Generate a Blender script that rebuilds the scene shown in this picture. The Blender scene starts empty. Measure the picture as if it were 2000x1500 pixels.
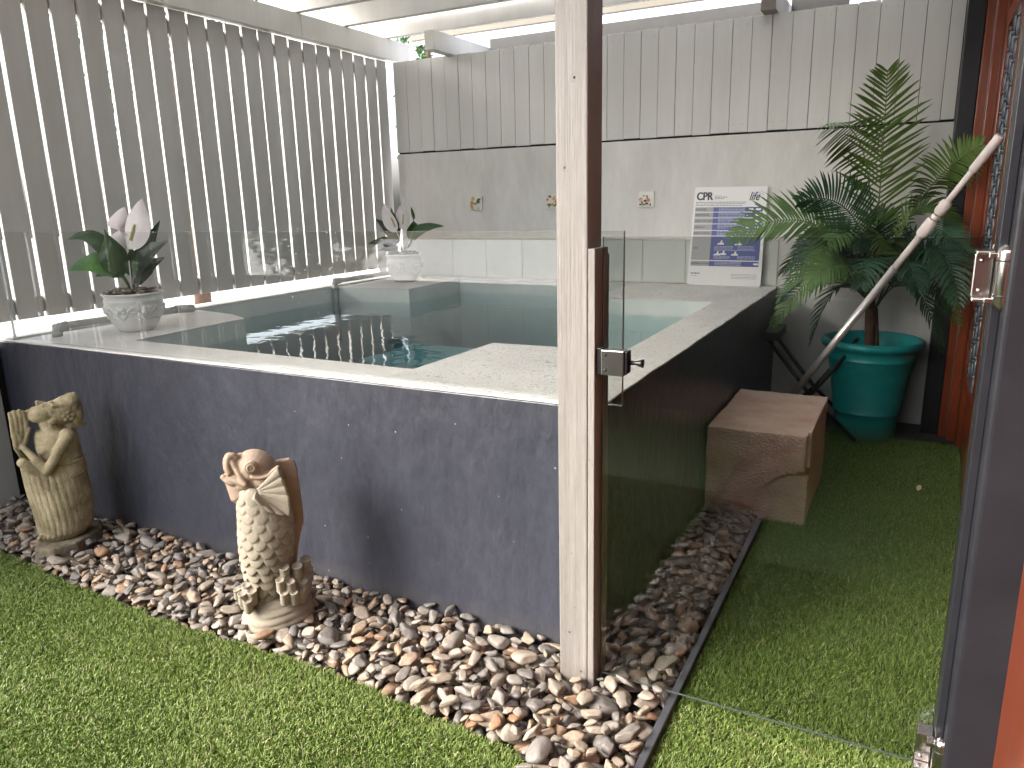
import bpy, math, random
import numpy as np
from mathutils import Vector, Matrix
random.seed(7); rng = np.random.default_rng(7)
R_ = math.radians
sc = bpy.context.scene
COL = sc.collection

# ---------------------------------------------------------------- camera
cd = bpy.data.cameras.new('camera'); cam = bpy.data.objects.new('camera', cd); COL.objects.link(cam)
cd.sensor_width = 36; cd.lens = 1463.4 / 2000 * 36; cd.clip_start = 0.05; cd.clip_end = 500
cam.matrix_world = Matrix(((0.8845, -0.0916, 0.4574, 0), (0.4659, 0.2211, -0.8567, 0), (-0.0227, 0.9709, 0.2383, 1.3), (0, 0, 0, 1)))
sc.camera = cam

# ---------------------------------------------------------------- light
SUN_EL, SUN_AZ = R_(34), R_(226)          # azimuth clockwise from +Y: the light comes from the front left
w = bpy.data.worlds.new("World"); sc.world = w; w.use_nodes = True
nt = w.node_tree; bg = nt.nodes['Background']; sky = nt.nodes.new('ShaderNodeTexSky')
sky.sky_type = 'NISHITA'; sky.sun_disc = False; sky.sun_elevation = SUN_EL; sky.sun_rotation = SUN_AZ
sky.air_density = 1.0; sky.dust_density = 5.0; sky.ozone_density = 1.0
hs = nt.nodes.new('ShaderNodeHueSaturation'); hs.inputs['Saturation'].default_value = .45
nt.links.new(sky.outputs[0], hs.inputs['Color']); nt.links.new(hs.outputs[0], bg.inputs[0]); bg.inputs[1].default_value = 0.15
sl = bpy.data.lights.new('sun', 'SUN'); sl.energy = 0.55; sl.angle = R_(34); sl.color = (1, .96, .91)
sun = bpy.data.objects.new('sun', sl); COL.objects.link(sun)
sd = Vector((math.sin(SUN_AZ) * math.cos(SUN_EL), math.cos(SUN_AZ) * math.cos(SUN_EL), math.sin(SUN_EL)))
sun.rotation_euler = sd.to_track_quat('Z', 'Y').to_euler()
sc.view_settings.view_transform = 'Standard'; sc.view_settings.look = 'None'
sc.view_settings.exposure = 2.45; sc.view_settings.gamma = 1.0
sc.cycles.max_bounces = 14; sc.cycles.transparent_max_bounces = 24; sc.cycles.diffuse_bounces = 6
sc.cycles.caustics_reflective = False; sc.cycles.caustics_refractive = False
sc.cycles.sample_clamp_indirect = 6

# ---------------------------------------------------------------- helpers
def tag(o, label=None, cat=None, group=None, kind=None):
    if label: o['label'] = label
    if cat: o['category'] = cat
    if group: o['group'] = group
    if kind: o['kind'] = kind
    return o

def thing(name, label, cat, loc=(0, 0, 0), group=None, rz=0):
    o = bpy.data.objects.new(name, None); COL.objects.link(o)
    o.location = loc; o.rotation_euler = (0, 0, rz); o.empty_display_size = .1
    o['org'] = list(loc)
    return tag(o, label, cat, group)

class MB:
    def __init__(s): s.v = []; s.f = []; s.sm = []
    def add(s, vs, fs, smooth=False):
        b = len(s.v); s.v += [tuple(map(float, p)) for p in vs]
        for f in fs: s.f.append([b + i for i in f]); s.sm.append(smooth)
        return s
    def box(s, x0, x1, y0, y1, z0, z1):
        vs = [(x, y, z) for z in (z0, z1) for y in (y0, y1) for x in (x0, x1)]
        return s.add(vs, [(0, 2, 3, 1), (4, 5, 7, 6), (0, 1, 5, 4), (2, 6, 7, 3), (0, 4, 6, 2), (1, 3, 7, 5)])
    def prism(s, pts, z0, z1):
        n = len(pts)
        vs = [(x, y, z0) for x, y in pts] + [(x, y, z1) for x, y in pts]
        fs = [tuple(range(n))[::-1], tuple(range(n, 2 * n))] + [(i, (i + 1) % n, n + (i + 1) % n, n + i) for i in range(n)]
        return s.add(vs, fs)
    def plate(s, pts, nrm, th):        # polygon of 3-D points given thickness along nrm
        nrm = Vector(nrm).normalized() * th / 2; n = len(pts)
        P = [Vector(p) for p in pts]
        vs = [p - nrm for p in P] + [p + nrm for p in P]
        return s.add(vs, [tuple(range(n))[::-1], tuple(range(n, 2 * n))] + [(i, (i + 1) % n, n + (i + 1) % n, n + i) for i in range(n)])
    def tube(s, path, rad, n=12, caps=True):
        P = [Vector(p) for p in path]
        if not hasattr(rad, '__len__'): rad = [rad] * len(P)
        rings = []; up = None
        for i, p in enumerate(P):
            t = (P[min(i + 1, len(P) - 1)] - P[max(i - 1, 0)]).normalized()
            if up is None:
                up = t.orthogonal().normalized()
            else:
                up = (up - t * up.dot(t)); up = up.normalized() if up.length > 1e-6 else t.orthogonal().normalized()
            b = t.cross(up)
            rings.append([p + (up * math.cos(a) + b * math.sin(a)) * rad[i] for a in [2 * math.pi * k / n for k in range(n)]])
        vs = [q for r in rings for q in r]
        fs = [(i * n + k, i * n + (k + 1) % n, (i + 1) * n + (k + 1) % n, (i + 1) * n + k) for i in range(len(P) - 1) for k in range(n)]
        b0 = len(s.v); s.add(vs, fs, True)
        if caps:
            s.f.append([b0 + k for k in range(n)][::-1]); s.sm.append(False)
            s.f.append([b0 + (len(P) - 1) * n + k for k in range(n)]); s.sm.append(False)
        return s
    def capsule(s, a, b, ra, rb, n=14):
        a, b = Vector(a), Vector(b); d = b - a; L = max(d.length, 1e-5); t = d / L
        path, rad = [], []
        for k in range(5):
            q = math.pi / 2 * (1 - k / 4); path.append(a - t * ra * math.sin(q)); rad.append(max(ra * math.cos(q), 1e-4))
        for k in range(5):
            q = math.pi / 2 * k / 4; path.append(b + t * rb * math.sin(q)); rad.append(max(rb * math.cos(q), 1e-4))
        return s.tube(path, rad, n)
    def ell(s, c, r, rot=None, nu=20, nv=12):
        c = Vector(c); vs = []
        for j in range(nv + 1):
            t = math.pi * j / nv
            for i in range(nu):
                a = 2 * math.pi * i / nu
                p = Vector((r[0] * math.sin(t) * math.cos(a), r[1] * math.sin(t) * math.sin(a), r[2] * math.cos(t)))
                if rot is not None: p = rot @ p
                vs.append(c + p)
        fs = [(j * nu + i, (j + 1) * nu + i, (j + 1) * nu + (i + 1) % nu, j * nu + (i + 1) % nu) for j in range(nv) for i in range(nu)]
        return s.add(vs, fs, True)
    def lathe(s, c, prof, n=48, rot=None):
        c = Vector(c); vs = []
        for r, z in prof:
            for i in range(n):
                a = 2 * math.pi * i / n
                p = Vector((r * math.cos(a), r * math.sin(a), z)); vs.append(c + (rot @ p if rot is not None else p))
        m = len(prof)
        return s.add(vs, [(j * n + i, j * n + (i + 1) % n, (j + 1) * n + (i + 1) % n, (j + 1) * n + i) for j in range(m - 1) for i in range(n)], True)
    def loft(s, secs, n=32, mod=None):  # sections (cx, cy, z, rx, ry)
        vs = []
        for j, (cx, cy, z, rx, ry) in enumerate(secs):
            for i in range(n):
                a = 2 * math.pi * i / n; k = mod(a, z) if mod else 0
                vs.append((cx + (rx + k) * math.cos(a), cy + (ry + k) * math.sin(a), z))
        m = len(secs)
        b0 = len(s.v)
        s.add(vs, [(j * n + i, j * n + (i + 1) % n, (j + 1) * n + (i + 1) % n, (j + 1) * n + i) for j in range(m - 1) for i in range(n)], True)
        s.f.append([b0 + k for k in range(n)][::-1]); s.sm.append(False)
        s.f.append([b0 + (m - 1) * n + k for k in range(n)]); s.sm.append(False)
        return s
    def build(s, name, mat, parent=None, local=False, bevel=0, seg=2):
        root = parent
        while root is not None and root.parent is not None: root = root.parent
        org = Vector(root['org']) if (root is not None and not local and 'org' in root) else Vector((0, 0, 0))
        me = bpy.data.meshes.new(name)
        me.from_pydata([tuple(Vector(p) - org) for p in s.v], [], s.f); me.update()
        me.polygons.foreach_set('use_smooth', s.sm)
        if mat is not None: me.materials.append(mat)
        o = bpy.data.objects.new(name, me); COL.objects.link(o)
        if parent is not None: o.parent = parent
        if bevel:
            b = o.modifiers.new('bevel', 'BEVEL'); b.width = bevel; b.segments = seg; b.limit_method = 'ANGLE'; b.angle_limit = R_(40)
        return o

def np_mesh(name, V, F4=None, F3=None, mat=None, smooth=False, attr=None, parent=None):
    """numpy mesh: V (n,3), F4 (m,4), F3 (k,3); attr per-vertex float"""
    me = bpy.data.meshes.new(name); loops = []; starts = []; tot = []
    n4 = 0 if F4 is None else len(F4); n3 = 0 if F3 is None else len(F3)
    L = np.concatenate([x.ravel() for x in (F4, F3) if x is not None]).astype(np.int32)
    me.vertices.add(len(V)); me.vertices.foreach_set('co', V.astype(np.float32).ravel())
    me.loops.add(len(L)); me.loops.foreach_set('vertex_index', L)
    st = np.concatenate([np.arange(n4) * 4, n4 * 4 + np.arange(n3) * 3]).astype(np.int32)
    me.polygons.add(n4 + n3); me.polygons.foreach_set('loop_start', st)
    me.update(calc_edges=True)
    me.polygons.foreach_set('use_smooth', np.full(n4 + n3, smooth))
    if attr is not None:
        a = me.attributes.new('tone', 'FLOAT', 'POINT'); a.data.foreach_set('value', attr.astype(np.float32))
    if mat: me.materials.append(mat)
    o = bpy.data.objects.new(name, me); COL.objects.link(o)
    if parent is not None: o.parent = parent
    return o

# ---------------------------------------------------------------- materials
def mat(name, col, rough=.6, col2=None, nscale=6, bump=0, bscale=60, metal=0, spec=.5, stretch=(1, 1, 1), extra=None, coat=0, detail=6, contrast=(.35, .65), bdist=.01):
    m = bpy.data.materials.new(name); m.use_nodes = True; t = m.node_tree; N = t.nodes; L = t.links
    p = N['Principled BSDF']; p.inputs['Roughness'].default_value = rough; p.inputs['Metallic'].default_value = metal
    p.inputs['Specular IOR Level'].default_value = spec; p.inputs['Coat Weight'].default_value = coat
    p.inputs['Base Color'].default_value = (*col, 1)
    tc = N.new('ShaderNodeTexCoord'); mp = N.new('ShaderNodeMapping'); mp.inputs['Scale'].default_value = stretch
    geo = N.new('ShaderNodeNewGeometry'); L.new(geo.outputs['Position'], mp.inputs['Vector'])
    if col2 is not None:
        nz = N.new('ShaderNodeTexNoise'); nz.inputs['Scale'].default_value = nscale; nz.inputs['Detail'].default_value = detail
        nz.inputs['Roughness'].default_value = .65
        L.new(mp.outputs[0], nz.inputs['Vector'])
        cr = N.new('ShaderNodeValToRGB'); cr.color_ramp.elements[0].color = (*col, 1); cr.color_ramp.elements[1].color = (*col2, 1)
        cr.color_ramp.elements[0].position = contrast[0]; cr.color_ramp.elements[1].position = contrast[1]
        L.new(nz.outputs[0], cr.inputs[0]); L.new(cr.outputs[0], p.inputs['Base Color'])
    if bump:
        nb = N.new('ShaderNodeTexNoise'); nb.inputs['Scale'].default_value = bscale; nb.inputs['Detail'].default_value = 5
        L.new(mp.outputs[0], nb.inputs['Vector'])
        bp = N.new('ShaderNodeBump'); bp.inputs['Strength'].default_value = bump; bp.inputs['Distance'].default_value = bdist
        L.new(nb.outputs[0], bp.inputs['Height']); L.new(bp.outputs[0], p.inputs['Normal'])
    if extra: extra(m, N, L, p, mp)
    return m

def specks(col, scale, thr, size_noise=None, rough=None):
    """small chips / marks of another colour"""
    def fn(m, N, L, p, mp):
        src = p.inputs['Base Color'].links[0].from_socket if p.inputs['Base Color'].links else None
        vo = N.new('ShaderNodeTexVoronoi'); vo.inputs['Scale'].default_value = scale
        geo = N.new('ShaderNodeNewGeometry'); L.new(geo.outputs['Position'], vo.inputs['Vector'])
        lt = N.new('ShaderNodeMath'); lt.operation = 'LESS_THAN'; lt.inputs[1].default_value = thr
        L.new(vo.outputs['Distance'], lt.inputs[0])
        # only a few cells carry a chip
        sep = N.new('ShaderNodeSeparateColor'); L.new(vo.outputs['Color'], sep.inputs[0])
        gt = N.new('ShaderNodeMath'); gt.operation = 'GREATER_THAN'; gt.inputs[1].default_value = .72; L.new(sep.outputs[0], gt.inputs[0])
        mu = N.new('ShaderNodeMath'); mu.operation = 'MULTIPLY'; L.new(lt.outputs[0], mu.inputs[0]); L.new(gt.outputs[0], mu.inputs[1])
        mx = N.new('ShaderNodeMix'); mx.data_type = 'RGBA'; L.new(mu.outputs[0], mx.inputs[0])
        if src: L.new(src, mx.inputs[6])
        else: mx.inputs[6].default_value = p.inputs['Base Color'].default_value
        mx.inputs[7].default_value = (*col, 1); L.new(mx.outputs[2], p.inputs['Base Color'])
    return fn

def tone_ramp(stops):
    def fn(m, N, L, p, mp):
        at = N.new('ShaderNodeAttribute'); at.attribute_name = 'tone'
        cr = N.new('ShaderNodeValToRGB'); e = cr.color_ramp.elements
        e[0].position, e[0].color = stops[0][0], (*stops[0][1], 1); e[1].position, e[1].color = stops[-1][0], (*stops[-1][1], 1)
        for s_ in stops[1:-1]:
            q = e.new(s_[0]); q.color = (*s_[1], 1)
        L.new(at.outputs['Fac'], cr.inputs[0])
        nz = N.new('ShaderNodeTexNoise'); nz.inputs['Scale'].default_value = 90; nz.inputs['Detail'].default_value = 5; L.new(mp.outputs[0], nz.inputs['Vector'])
        mr = N.new('ShaderNodeMapRange'); mr.inputs[3].default_value = .62; mr.inputs[4].default_value = 1.38; L.new(nz.outputs[0], mr.inputs[0])
        mx = N.new('ShaderNodeMix'); mx.data_type = 'RGBA'; mx.blend_type = 'MULTIPLY'; mx.inputs[0].default_value = 1
        L.new(cr.outputs[0], mx.inputs[6]); L.new(mr.outputs[0], mx.inputs[7]); L.new(mx.outputs[2], p.inputs['Base Color'])
    return fn

def mottled(scale, amt, fine, famt, stretch=(1, 1, 1)):
    """large cloudy patches and fine scuffs multiplied into the paint colour"""
    def fn(m, N, L, p, mp):
        src = p.inputs['Base Color'].links[0].from_socket; geo = N.new('ShaderNodeNewGeometry'); m2 = N.new('ShaderNodeMapping'); m2.inputs['Scale'].default_value = stretch
        L.new(geo.outputs['Position'], m2.inputs['Vector'])
        for sc__, am in ((scale, amt), (fine, famt)):
            nz = N.new('ShaderNodeTexNoise'); nz.inputs['Scale'].default_value = sc__; nz.inputs['Detail'].default_value = 9; nz.inputs['Roughness'].default_value = .72; nz.inputs['Distortion'].default_value = .4
            L.new(m2.outputs[0], nz.inputs['Vector']); mr = N.new('ShaderNodeMapRange'); mr.inputs[1].default_value = .3; mr.inputs[2].default_value = .7; mr.inputs[3].default_value = 1 - am; mr.inputs[4].default_value = 1 + am * 1.3
            L.new(nz.outputs[0], mr.inputs[0]); mx = N.new('ShaderNodeMix'); mx.data_type = 'RGBA'; mx.blend_type = 'MULTIPLY'; mx.inputs[0].default_value = 1
            L.new(src, mx.inputs[6]); L.new(mr.outputs[0], mx.inputs[7]); src = mx.outputs[2]
        L.new(src, p.inputs['Base Color'])
    return fn
def grime(z0, z1, col, scale=14, stretch=(1, 1, 1), k=.75):
    """soil splashed up from the pebbles, ragged upper edge"""
    def fn(m, N, L, p, mp):
        src = p.inputs['Base Color'].links[0].from_socket; geo = N.new('ShaderNodeNewGeometry'); sx = N.new('ShaderNodeSeparateXYZ'); L.new(geo.outputs['Position'], sx.inputs[0])
        m2 = N.new('ShaderNodeMapping'); m2.inputs['Scale'].default_value = stretch; L.new(geo.outputs['Position'], m2.inputs['Vector'])
        nz = N.new('ShaderNodeTexNoise'); nz.inputs['Scale'].default_value = scale; nz.inputs['Detail'].default_value = 8; nz.inputs['Roughness'].default_value = .7; L.new(m2.outputs[0], nz.inputs['Vector'])
        mr = N.new('ShaderNodeMapRange'); mr.inputs[1].default_value = z0; mr.inputs[2].default_value = z1; mr.inputs[3].default_value = .75; mr.inputs[4].default_value = 0; L.new(sx.outputs[2], mr.inputs[0])
        ad = N.new('ShaderNodeMath'); ad.operation = 'ADD'; L.new(mr.outputs[0], ad.inputs[0]); L.new(nz.outputs[0], ad.inputs[1])
        st_ = N.new('ShaderNodeMapRange'); st_.inputs[1].default_value = .62; st_.inputs[2].default_value = 1.05; st_.inputs[4].default_value = k; L.new(ad.outputs[0], st_.inputs[0])
        mx = N.new('ShaderNodeMix'); mx.data_type = 'RGBA'; L.new(st_.outputs[0], mx.inputs[0]); L.new(src, mx.inputs[6]); mx.inputs[7].default_value = (*col, 1); L.new(mx.outputs[2], p.inputs['Base Color'])
    return fn
def both(*fs):
    def fn(*a):
        for f in fs: f(*a)
    return fn
def wet(x0, x1):
    """splashed water standing in drops and smears on the paint right of x0"""
    def fn(m, N, L, p, mp):
        geo = N.new('ShaderNodeNewGeometry'); sx = N.new('ShaderNodeSeparateXYZ'); L.new(geo.outputs['Position'], sx.inputs[0])
        mk = N.new('ShaderNodeMapRange'); mk.inputs[1].default_value = x0; mk.inputs[2].default_value = x1; L.new(sx.outputs[0], mk.inputs[0])
        nz = N.new('ShaderNodeTexNoise'); nz.inputs['Scale'].default_value = 42; nz.inputs['Detail'].default_value = 2; nz.inputs['Distortion'].default_value = 2.4; L.new(geo.outputs['Position'], nz.inputs['Vector'])
        th = N.new('ShaderNodeMapRange'); th.inputs[1].default_value = .56; th.inputs[2].default_value = .66; L.new(nz.outputs[0], th.inputs[0])
        mu = N.new('ShaderNodeMath'); mu.operation = 'MULTIPLY'; L.new(th.outputs[0], mu.inputs[0]); L.new(mk.outputs[0], mu.inputs[1])
        rg = N.new('ShaderNodeMapRange'); rg.inputs[3].default_value = .42; rg.inputs[4].default_value = .06; L.new(mu.outputs[0], rg.inputs[0]); L.new(rg.outputs[0], p.inputs['Roughness'])
        bp = N.new('ShaderNodeBump'); bp.inputs['Strength'].default_value = .35; bp.inputs['Distance'].default_value = .003; L.new(mu.outputs[0], bp.inputs['Height'])
        L.new(p.inputs['Normal'].links[0].from_socket, bp.inputs['Normal']); L.new(bp.outputs[0], p.inputs['Normal'])
    return fn

def glass_mat(name, tint, f0=.04):
    m = bpy.data.materials.new(name); m.use_nodes = True; t = m.node_tree; N = t.nodes; L = t.links
    for n in list(N):
        if n.type != 'OUTPUT_MATERIAL': N.remove(n)
    out = [n for n in N if n.type == 'OUTPUT_MATERIAL'][0]
    tr = N.new('ShaderNodeBsdfTransparent'); tr.inputs[0].default_value = (*tint, 1)
    gl = N.new('ShaderNodeBsdfGlossy'); gl.inputs['Roughness'].default_value = 0.0; gl.inputs[0].default_value = (1, 1, 1, 1)
    lw = N.new('ShaderNodeLayerWeight'); lw.inputs[0].default_value = .5
    pw = N.new('ShaderNodeMath'); pw.operation = 'POWER'; pw.inputs[1].default_value = 5; L.new(lw.outputs['Facing'], pw.inputs[0])
    ma = N.new('ShaderNodeMath'); ma.operation = 'MULTIPLY_ADD'; ma.inputs[1].default_value = 1 - f0; ma.inputs[2].default_value = f0; L.new(pw.outputs[0], ma.inputs[0])
    mx = N.new('ShaderNodeMixShader'); L.new(ma.outputs[0], mx.inputs[0]); L.new(tr.outputs[0], mx.inputs[1]); L.new(gl.outputs[0], mx.inputs[2])
    L.new(mx.outputs[0], out.inputs[0])
    return m, N, L, gl, tr, out

white_paint = mat('white_paint', (.62, .60, .56), .5, (.72, .70, .66), 5, .25, 40, stretch=(1, 1, .15), bdist=.002)
fence_paint = mat('fence_paint', (.43, .41, .385), .5, (.52, .50, .475), 4, .35, 50, stretch=(1, 1, .12), bdist=.002)
post_paint = mat('post_paint', (.215, .200, .184), .45, (.29, .272, .255), 14, .8, 120, stretch=(1.5, 1.5, .05), bdist=.002, extra=both(mottled(3, .07, 70, .10, (1, 1, .2)), grime(.0, .10, (.15, .125, .10), 30, (1, 1, 1), .5), specks((.16, .11, .08), 24, .05)))
stucco = mat('stucco', (.60, .585, .565), .62, (.72, .705, .68), 3.5, .35, 9, stretch=(1, 1, .35), bdist=.012, extra=mottled(1.6, .07, 30, .04, (1, 1, .3)))
cladding_paint = mat('cladding_paint', (.63, .62, .60), .5, (.72, .71, .69), 4, .3, 60, stretch=(1, 1, .1), bdist=.002)
tile_mat = mat('glazed_tile', (.58, .60, .57), .16, (.64, .66, .63), 3, .08, 5, bdist=.01)
grout = mat('grout', (.66, .66, .63), .8, (.56, .56, .54), 20)
blue_wall = mat('slate_blue_paint', (.030, .032, .044), .36, (.042, .044, .059), 5, .85, 20, stretch=(1, 1, .55), bdist=.008, extra=both(mottled(1.7, .12, 55, .20, (1, 1, .45)), grime(.02, .12, (.075, .070, .066), 9, (1, 1, .6), .5), grime(-.9, 1.0, (.075, .08, .105), 5, (2.5, 2.5, .25), .22), specks((.35, .36, .40), 22, .05)), contrast=(.3, .7))
pier_paint = mat('pier_paint', (.016, .0165, .021), .36, (.022, .0225, .028), 7, .2, 45, bdist=.003, spec=.35, extra=specks((.4, .4, .42), 14, .03))
coping_mat = mat('coping_paint', (.62, .59, .56), .30, (.71, .68, .65), 5, .6, 85, bdist=.0035, contrast=(.3, .7), extra=both(mottled(2.5, .08, 60, .06), wet(-1.7, -1.2)))
pool_in = mat('pool_plaster', (.66, .70, .68), .6, (.74, .78, .75), 6, .3, 30, bdist=.004)
pool_deep = mat('pool_floor', (.30, .46, .46), .6, (.36, .52, .50), 3)
orange_wood = mat('orange_timber', (.25, .052, .017), .28, (.17, .034, .012), 8, .15, 60, stretch=(1, 1, .08), bdist=.002, coat=.3)
brown_wood = mat('brown_timber', (.11, .045, .025), .4, (.07, .03, .018), 8, .2, 60, stretch=(1, .1, 1), bdist=.002)
dark_metal = mat('dark_mesh_metal', (.16, .18, .21), .35, metal=.4)
chrome = mat('polished_steel', (.56, .52, .50), .22, (.48, .45, .43), 20, metal=1)
black_plastic = mat('black_plastic', (.012, .012, .014), .35)
black_metal = mat('black_metal', (.02, .02, .022), .4)
dark_inside = mat('dark_interior', (.012, .012, .013), .8)  # near black, stands in for shade behind the slats and screen doors
paver = mat('dark_paver', (.03, .03, .036), .6, (.05, .05, .055), 12, .3, 50, bdist=.003)
kerb_mat = mat('edging_plastic', (.060, .062, .075), .5, (.085, .088, .10), 14, .3, 60, bdist=.003)
soil = mat('soil', (.05, .042, .036), .95, (.02, .018, .016), 30, .6, 60)
concrete = mat('pale_concrete', (.55, .54, .52), .85, (.65, .64, .62), 2)
girl_stone = mat('weathered_stone', (.19, .155, .085), .88, (.44, .37, .235), 13, .7, 120, bdist=.0035, contrast=(.34, .62), extra=specks((.10, .09, .05), 90, .12))
plinth_stone = mat('plinth_stone', (.12, .10, .068), .9, (.26, .22, .15), 22, .8, 70, bdist=.006)
fish_stone = mat('cast_limestone', (.25, .215, .16), .85, (.37, .325, .255), 11, .45, 150, bdist=.002, contrast=(.3, .7))
fish_head = mat('head_limestone', (.27, .19, .135), .8, (.36, .275, .205), 8, .4, 150, bdist=.002, contrast=(.3, .7))
sand_stone = mat('sandstone', (.72, .46, .35), .88, (.86, .67, .55), 7, 1.0, 70, stretch=(1, 1, 1.6), bdist=.010, contrast=(.32, .66))
pot_white = mat('white_ceramic', (.72, .71, .68), .42, (.80, .79, .76), 9, .25, 60, bdist=.002, extra=specks((.34, .32, .28), 60, .05))
teal = mat('teal_plastic', (.008, .27, .28), .40, (.014, .33, .335), 4, .15, 90, bdist=.001, extra=both(mottled(5, .10, 40, .10), grime(.0, .12, (.10, .13, .11), 18, (1, 1, 1), .5)))
trunk_mat = mat('palm_trunk', (.075, .035, .022), .8, (.13, .075, .045), 25, .8, 60, bdist=.006)
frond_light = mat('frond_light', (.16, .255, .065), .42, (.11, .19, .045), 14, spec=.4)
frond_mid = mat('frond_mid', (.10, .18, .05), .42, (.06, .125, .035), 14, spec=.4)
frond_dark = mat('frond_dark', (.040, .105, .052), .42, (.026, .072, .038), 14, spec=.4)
lily_leaf = mat('lily_leaf', (.030, .10, .014), .30, (.014, .05, .010), 9, .3, 70, bdist=.002)
lily_dark = mat('lily_leaf_dark', (.010, .022, .012), .32, (.02, .04, .02), 12, .3, 70, bdist=.002)
lily_bright = mat('lily_leaf_bright', (.08, .26, .03), .35, (.045, .17, .02), 12, .3, 70, bdist=.002)
spathe = mat('white_spathe', (.92, .86, .85), .5, (.86, .76, .76), 10)
spadix_m = mat('spadix', (.50, .45, .18), .6)
pvc = mat('painted_pipe', (.42, .42, .39), .5, (.50, .50, .47), 9)
pole_white = mat('pole_white', (.80, .72, .69), .4)
pole_alu = mat('pole_aluminium', (.72, .69, .67), .28, metal=.65)
sign_white = mat('sign_white', (.78, .78, .78), .35)
sign_blue = mat('sign_blue', (.035, .055, .26), .35)
sign_grey = mat('sign_grey', (.33, .33, .34), .35)
sign_ink = mat('sign_ink', (.035, .035, .07), .4)
sign_pale = mat('sign_print', (.50, .53, .68), .4)
flower_rim = mat('tile_white', (.72, .70, .64), .25)
leafy = mat('hedge_leaf', (.06, .13, .025), .5, (.03, .08, .02), 9)
cream_board = mat('cream_board', (.13, .118, .09), .6, (.11, .10, .078), 5)
beam_grey = mat('dark_grey_beam', (.035, .034, .032), .7, (.05, .048, .045), 5)  # even dark grey base for the back beam and end board
beam_tan = mat('taupe_beam', (.22, .19, .17), .6, (.28, .25, .22), 5)
red_leaf = mat('dry_leaf', (.25, .05, .03), .6)
pale_leaf = mat('pale_leaf', (.75, .60, .42), .6)
green_tile = mat('tile_green', (.07, .16, .08), .3)
orange_tile = mat('tile_orange', (.62, .25, .10), .3)
red_tile = mat('tile_red', (.60, .12, .07), .3)
ochre_tile = mat('tile_ochre', (.55, .42, .20), .3)
pebble_m = mat('pebble_stone', (.3, .28, .26), .55, bump=.45, bscale=140, bdist=.003, extra=tone_ramp([
    (0, (0.133, 0.120, 0.111)), (.16, (0.186, 0.169, 0.153)), (.32, (0.239, 0.211, 0.179)), (.48, (0.266, 0.225, 0.185)), (.62, (0.293, 0.241, 0.185)),
    (.74, (0.313, 0.241, 0.174)), (.83, (0.280, 0.193, 0.130)), (.90, (0.293, 0.169, 0.095)), (.95, (0.366, 0.307, 0.243)), (1, (0.153, 0.138, 0.126))]))
grass_m = mat('turf_blade', (.1, .2, .03), .42, spec=.35, extra=tone_ramp([(0, (.075, .13, .022)), (.35, (.15, .225, .047)), (.7, (.235, .315, .08)), (.9, (.35, .40, .15)), (1, (.42, .38, .23))]))
turf_base = mat('turf_backing', (.030, .065, .012), .8, (.05, .10, .02), 60, .6, 180, bdist=.01)

# ================================================================ SETTING
g = MB().box(-40, 25, -20, 60, -.30, -.045).build('ground', concrete); tag(g, kind='structure')
soil_bed = MB().box(-3.55, -.455, .2, 1.80, -.044, -.036); soil_bed.box(-.68, -.442, -1.1, .1995, -.044, -.01); soil_bed.box(-.70, -.455, 1.8035, 3.1, -.044, -.036)
tag(soil_bed.build('ground_soil', soil), kind='structure')

def lawn_edge(x):
    xs = [-3.6, -3.06, -2.6, -2.07, -1.7, -1.45, -1.2, -1.01, -.85, -.74, -.68]
    ys = [1.47, 1.445, 1.405, 1.385, 1.40, 1.41, 1.40, 1.378, 1.37, 1.36, 1.32]
    return float(np.interp(x, xs, ys))
xs = list(np.linspace(-3.5, -.68, 24))
pts = [(x, lawn_edge(x)) for x in xs]
lawn_base = MB().prism([(-3.5, -1.1)] + [(-.68, -1.1)] + pts[::-1], -.034, 0.0).build('lawn_base', turf_base); tag(lawn_base, kind='structure')
lawn_base2 = MB().prism([(-.440, -1.1), (.41, -1.1), (.41, .0), (.30, .0), (.30, 4.36), (-.440, 4.36)], -.034, 0.0).build('lawn_base', turf_base); tag(lawn_base2, kind='structure')
tag(MB().box(-.70, .9, 4.36, 4.7, -.034, .006).build('path', paver, bevel=.003), kind='structure')

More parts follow.
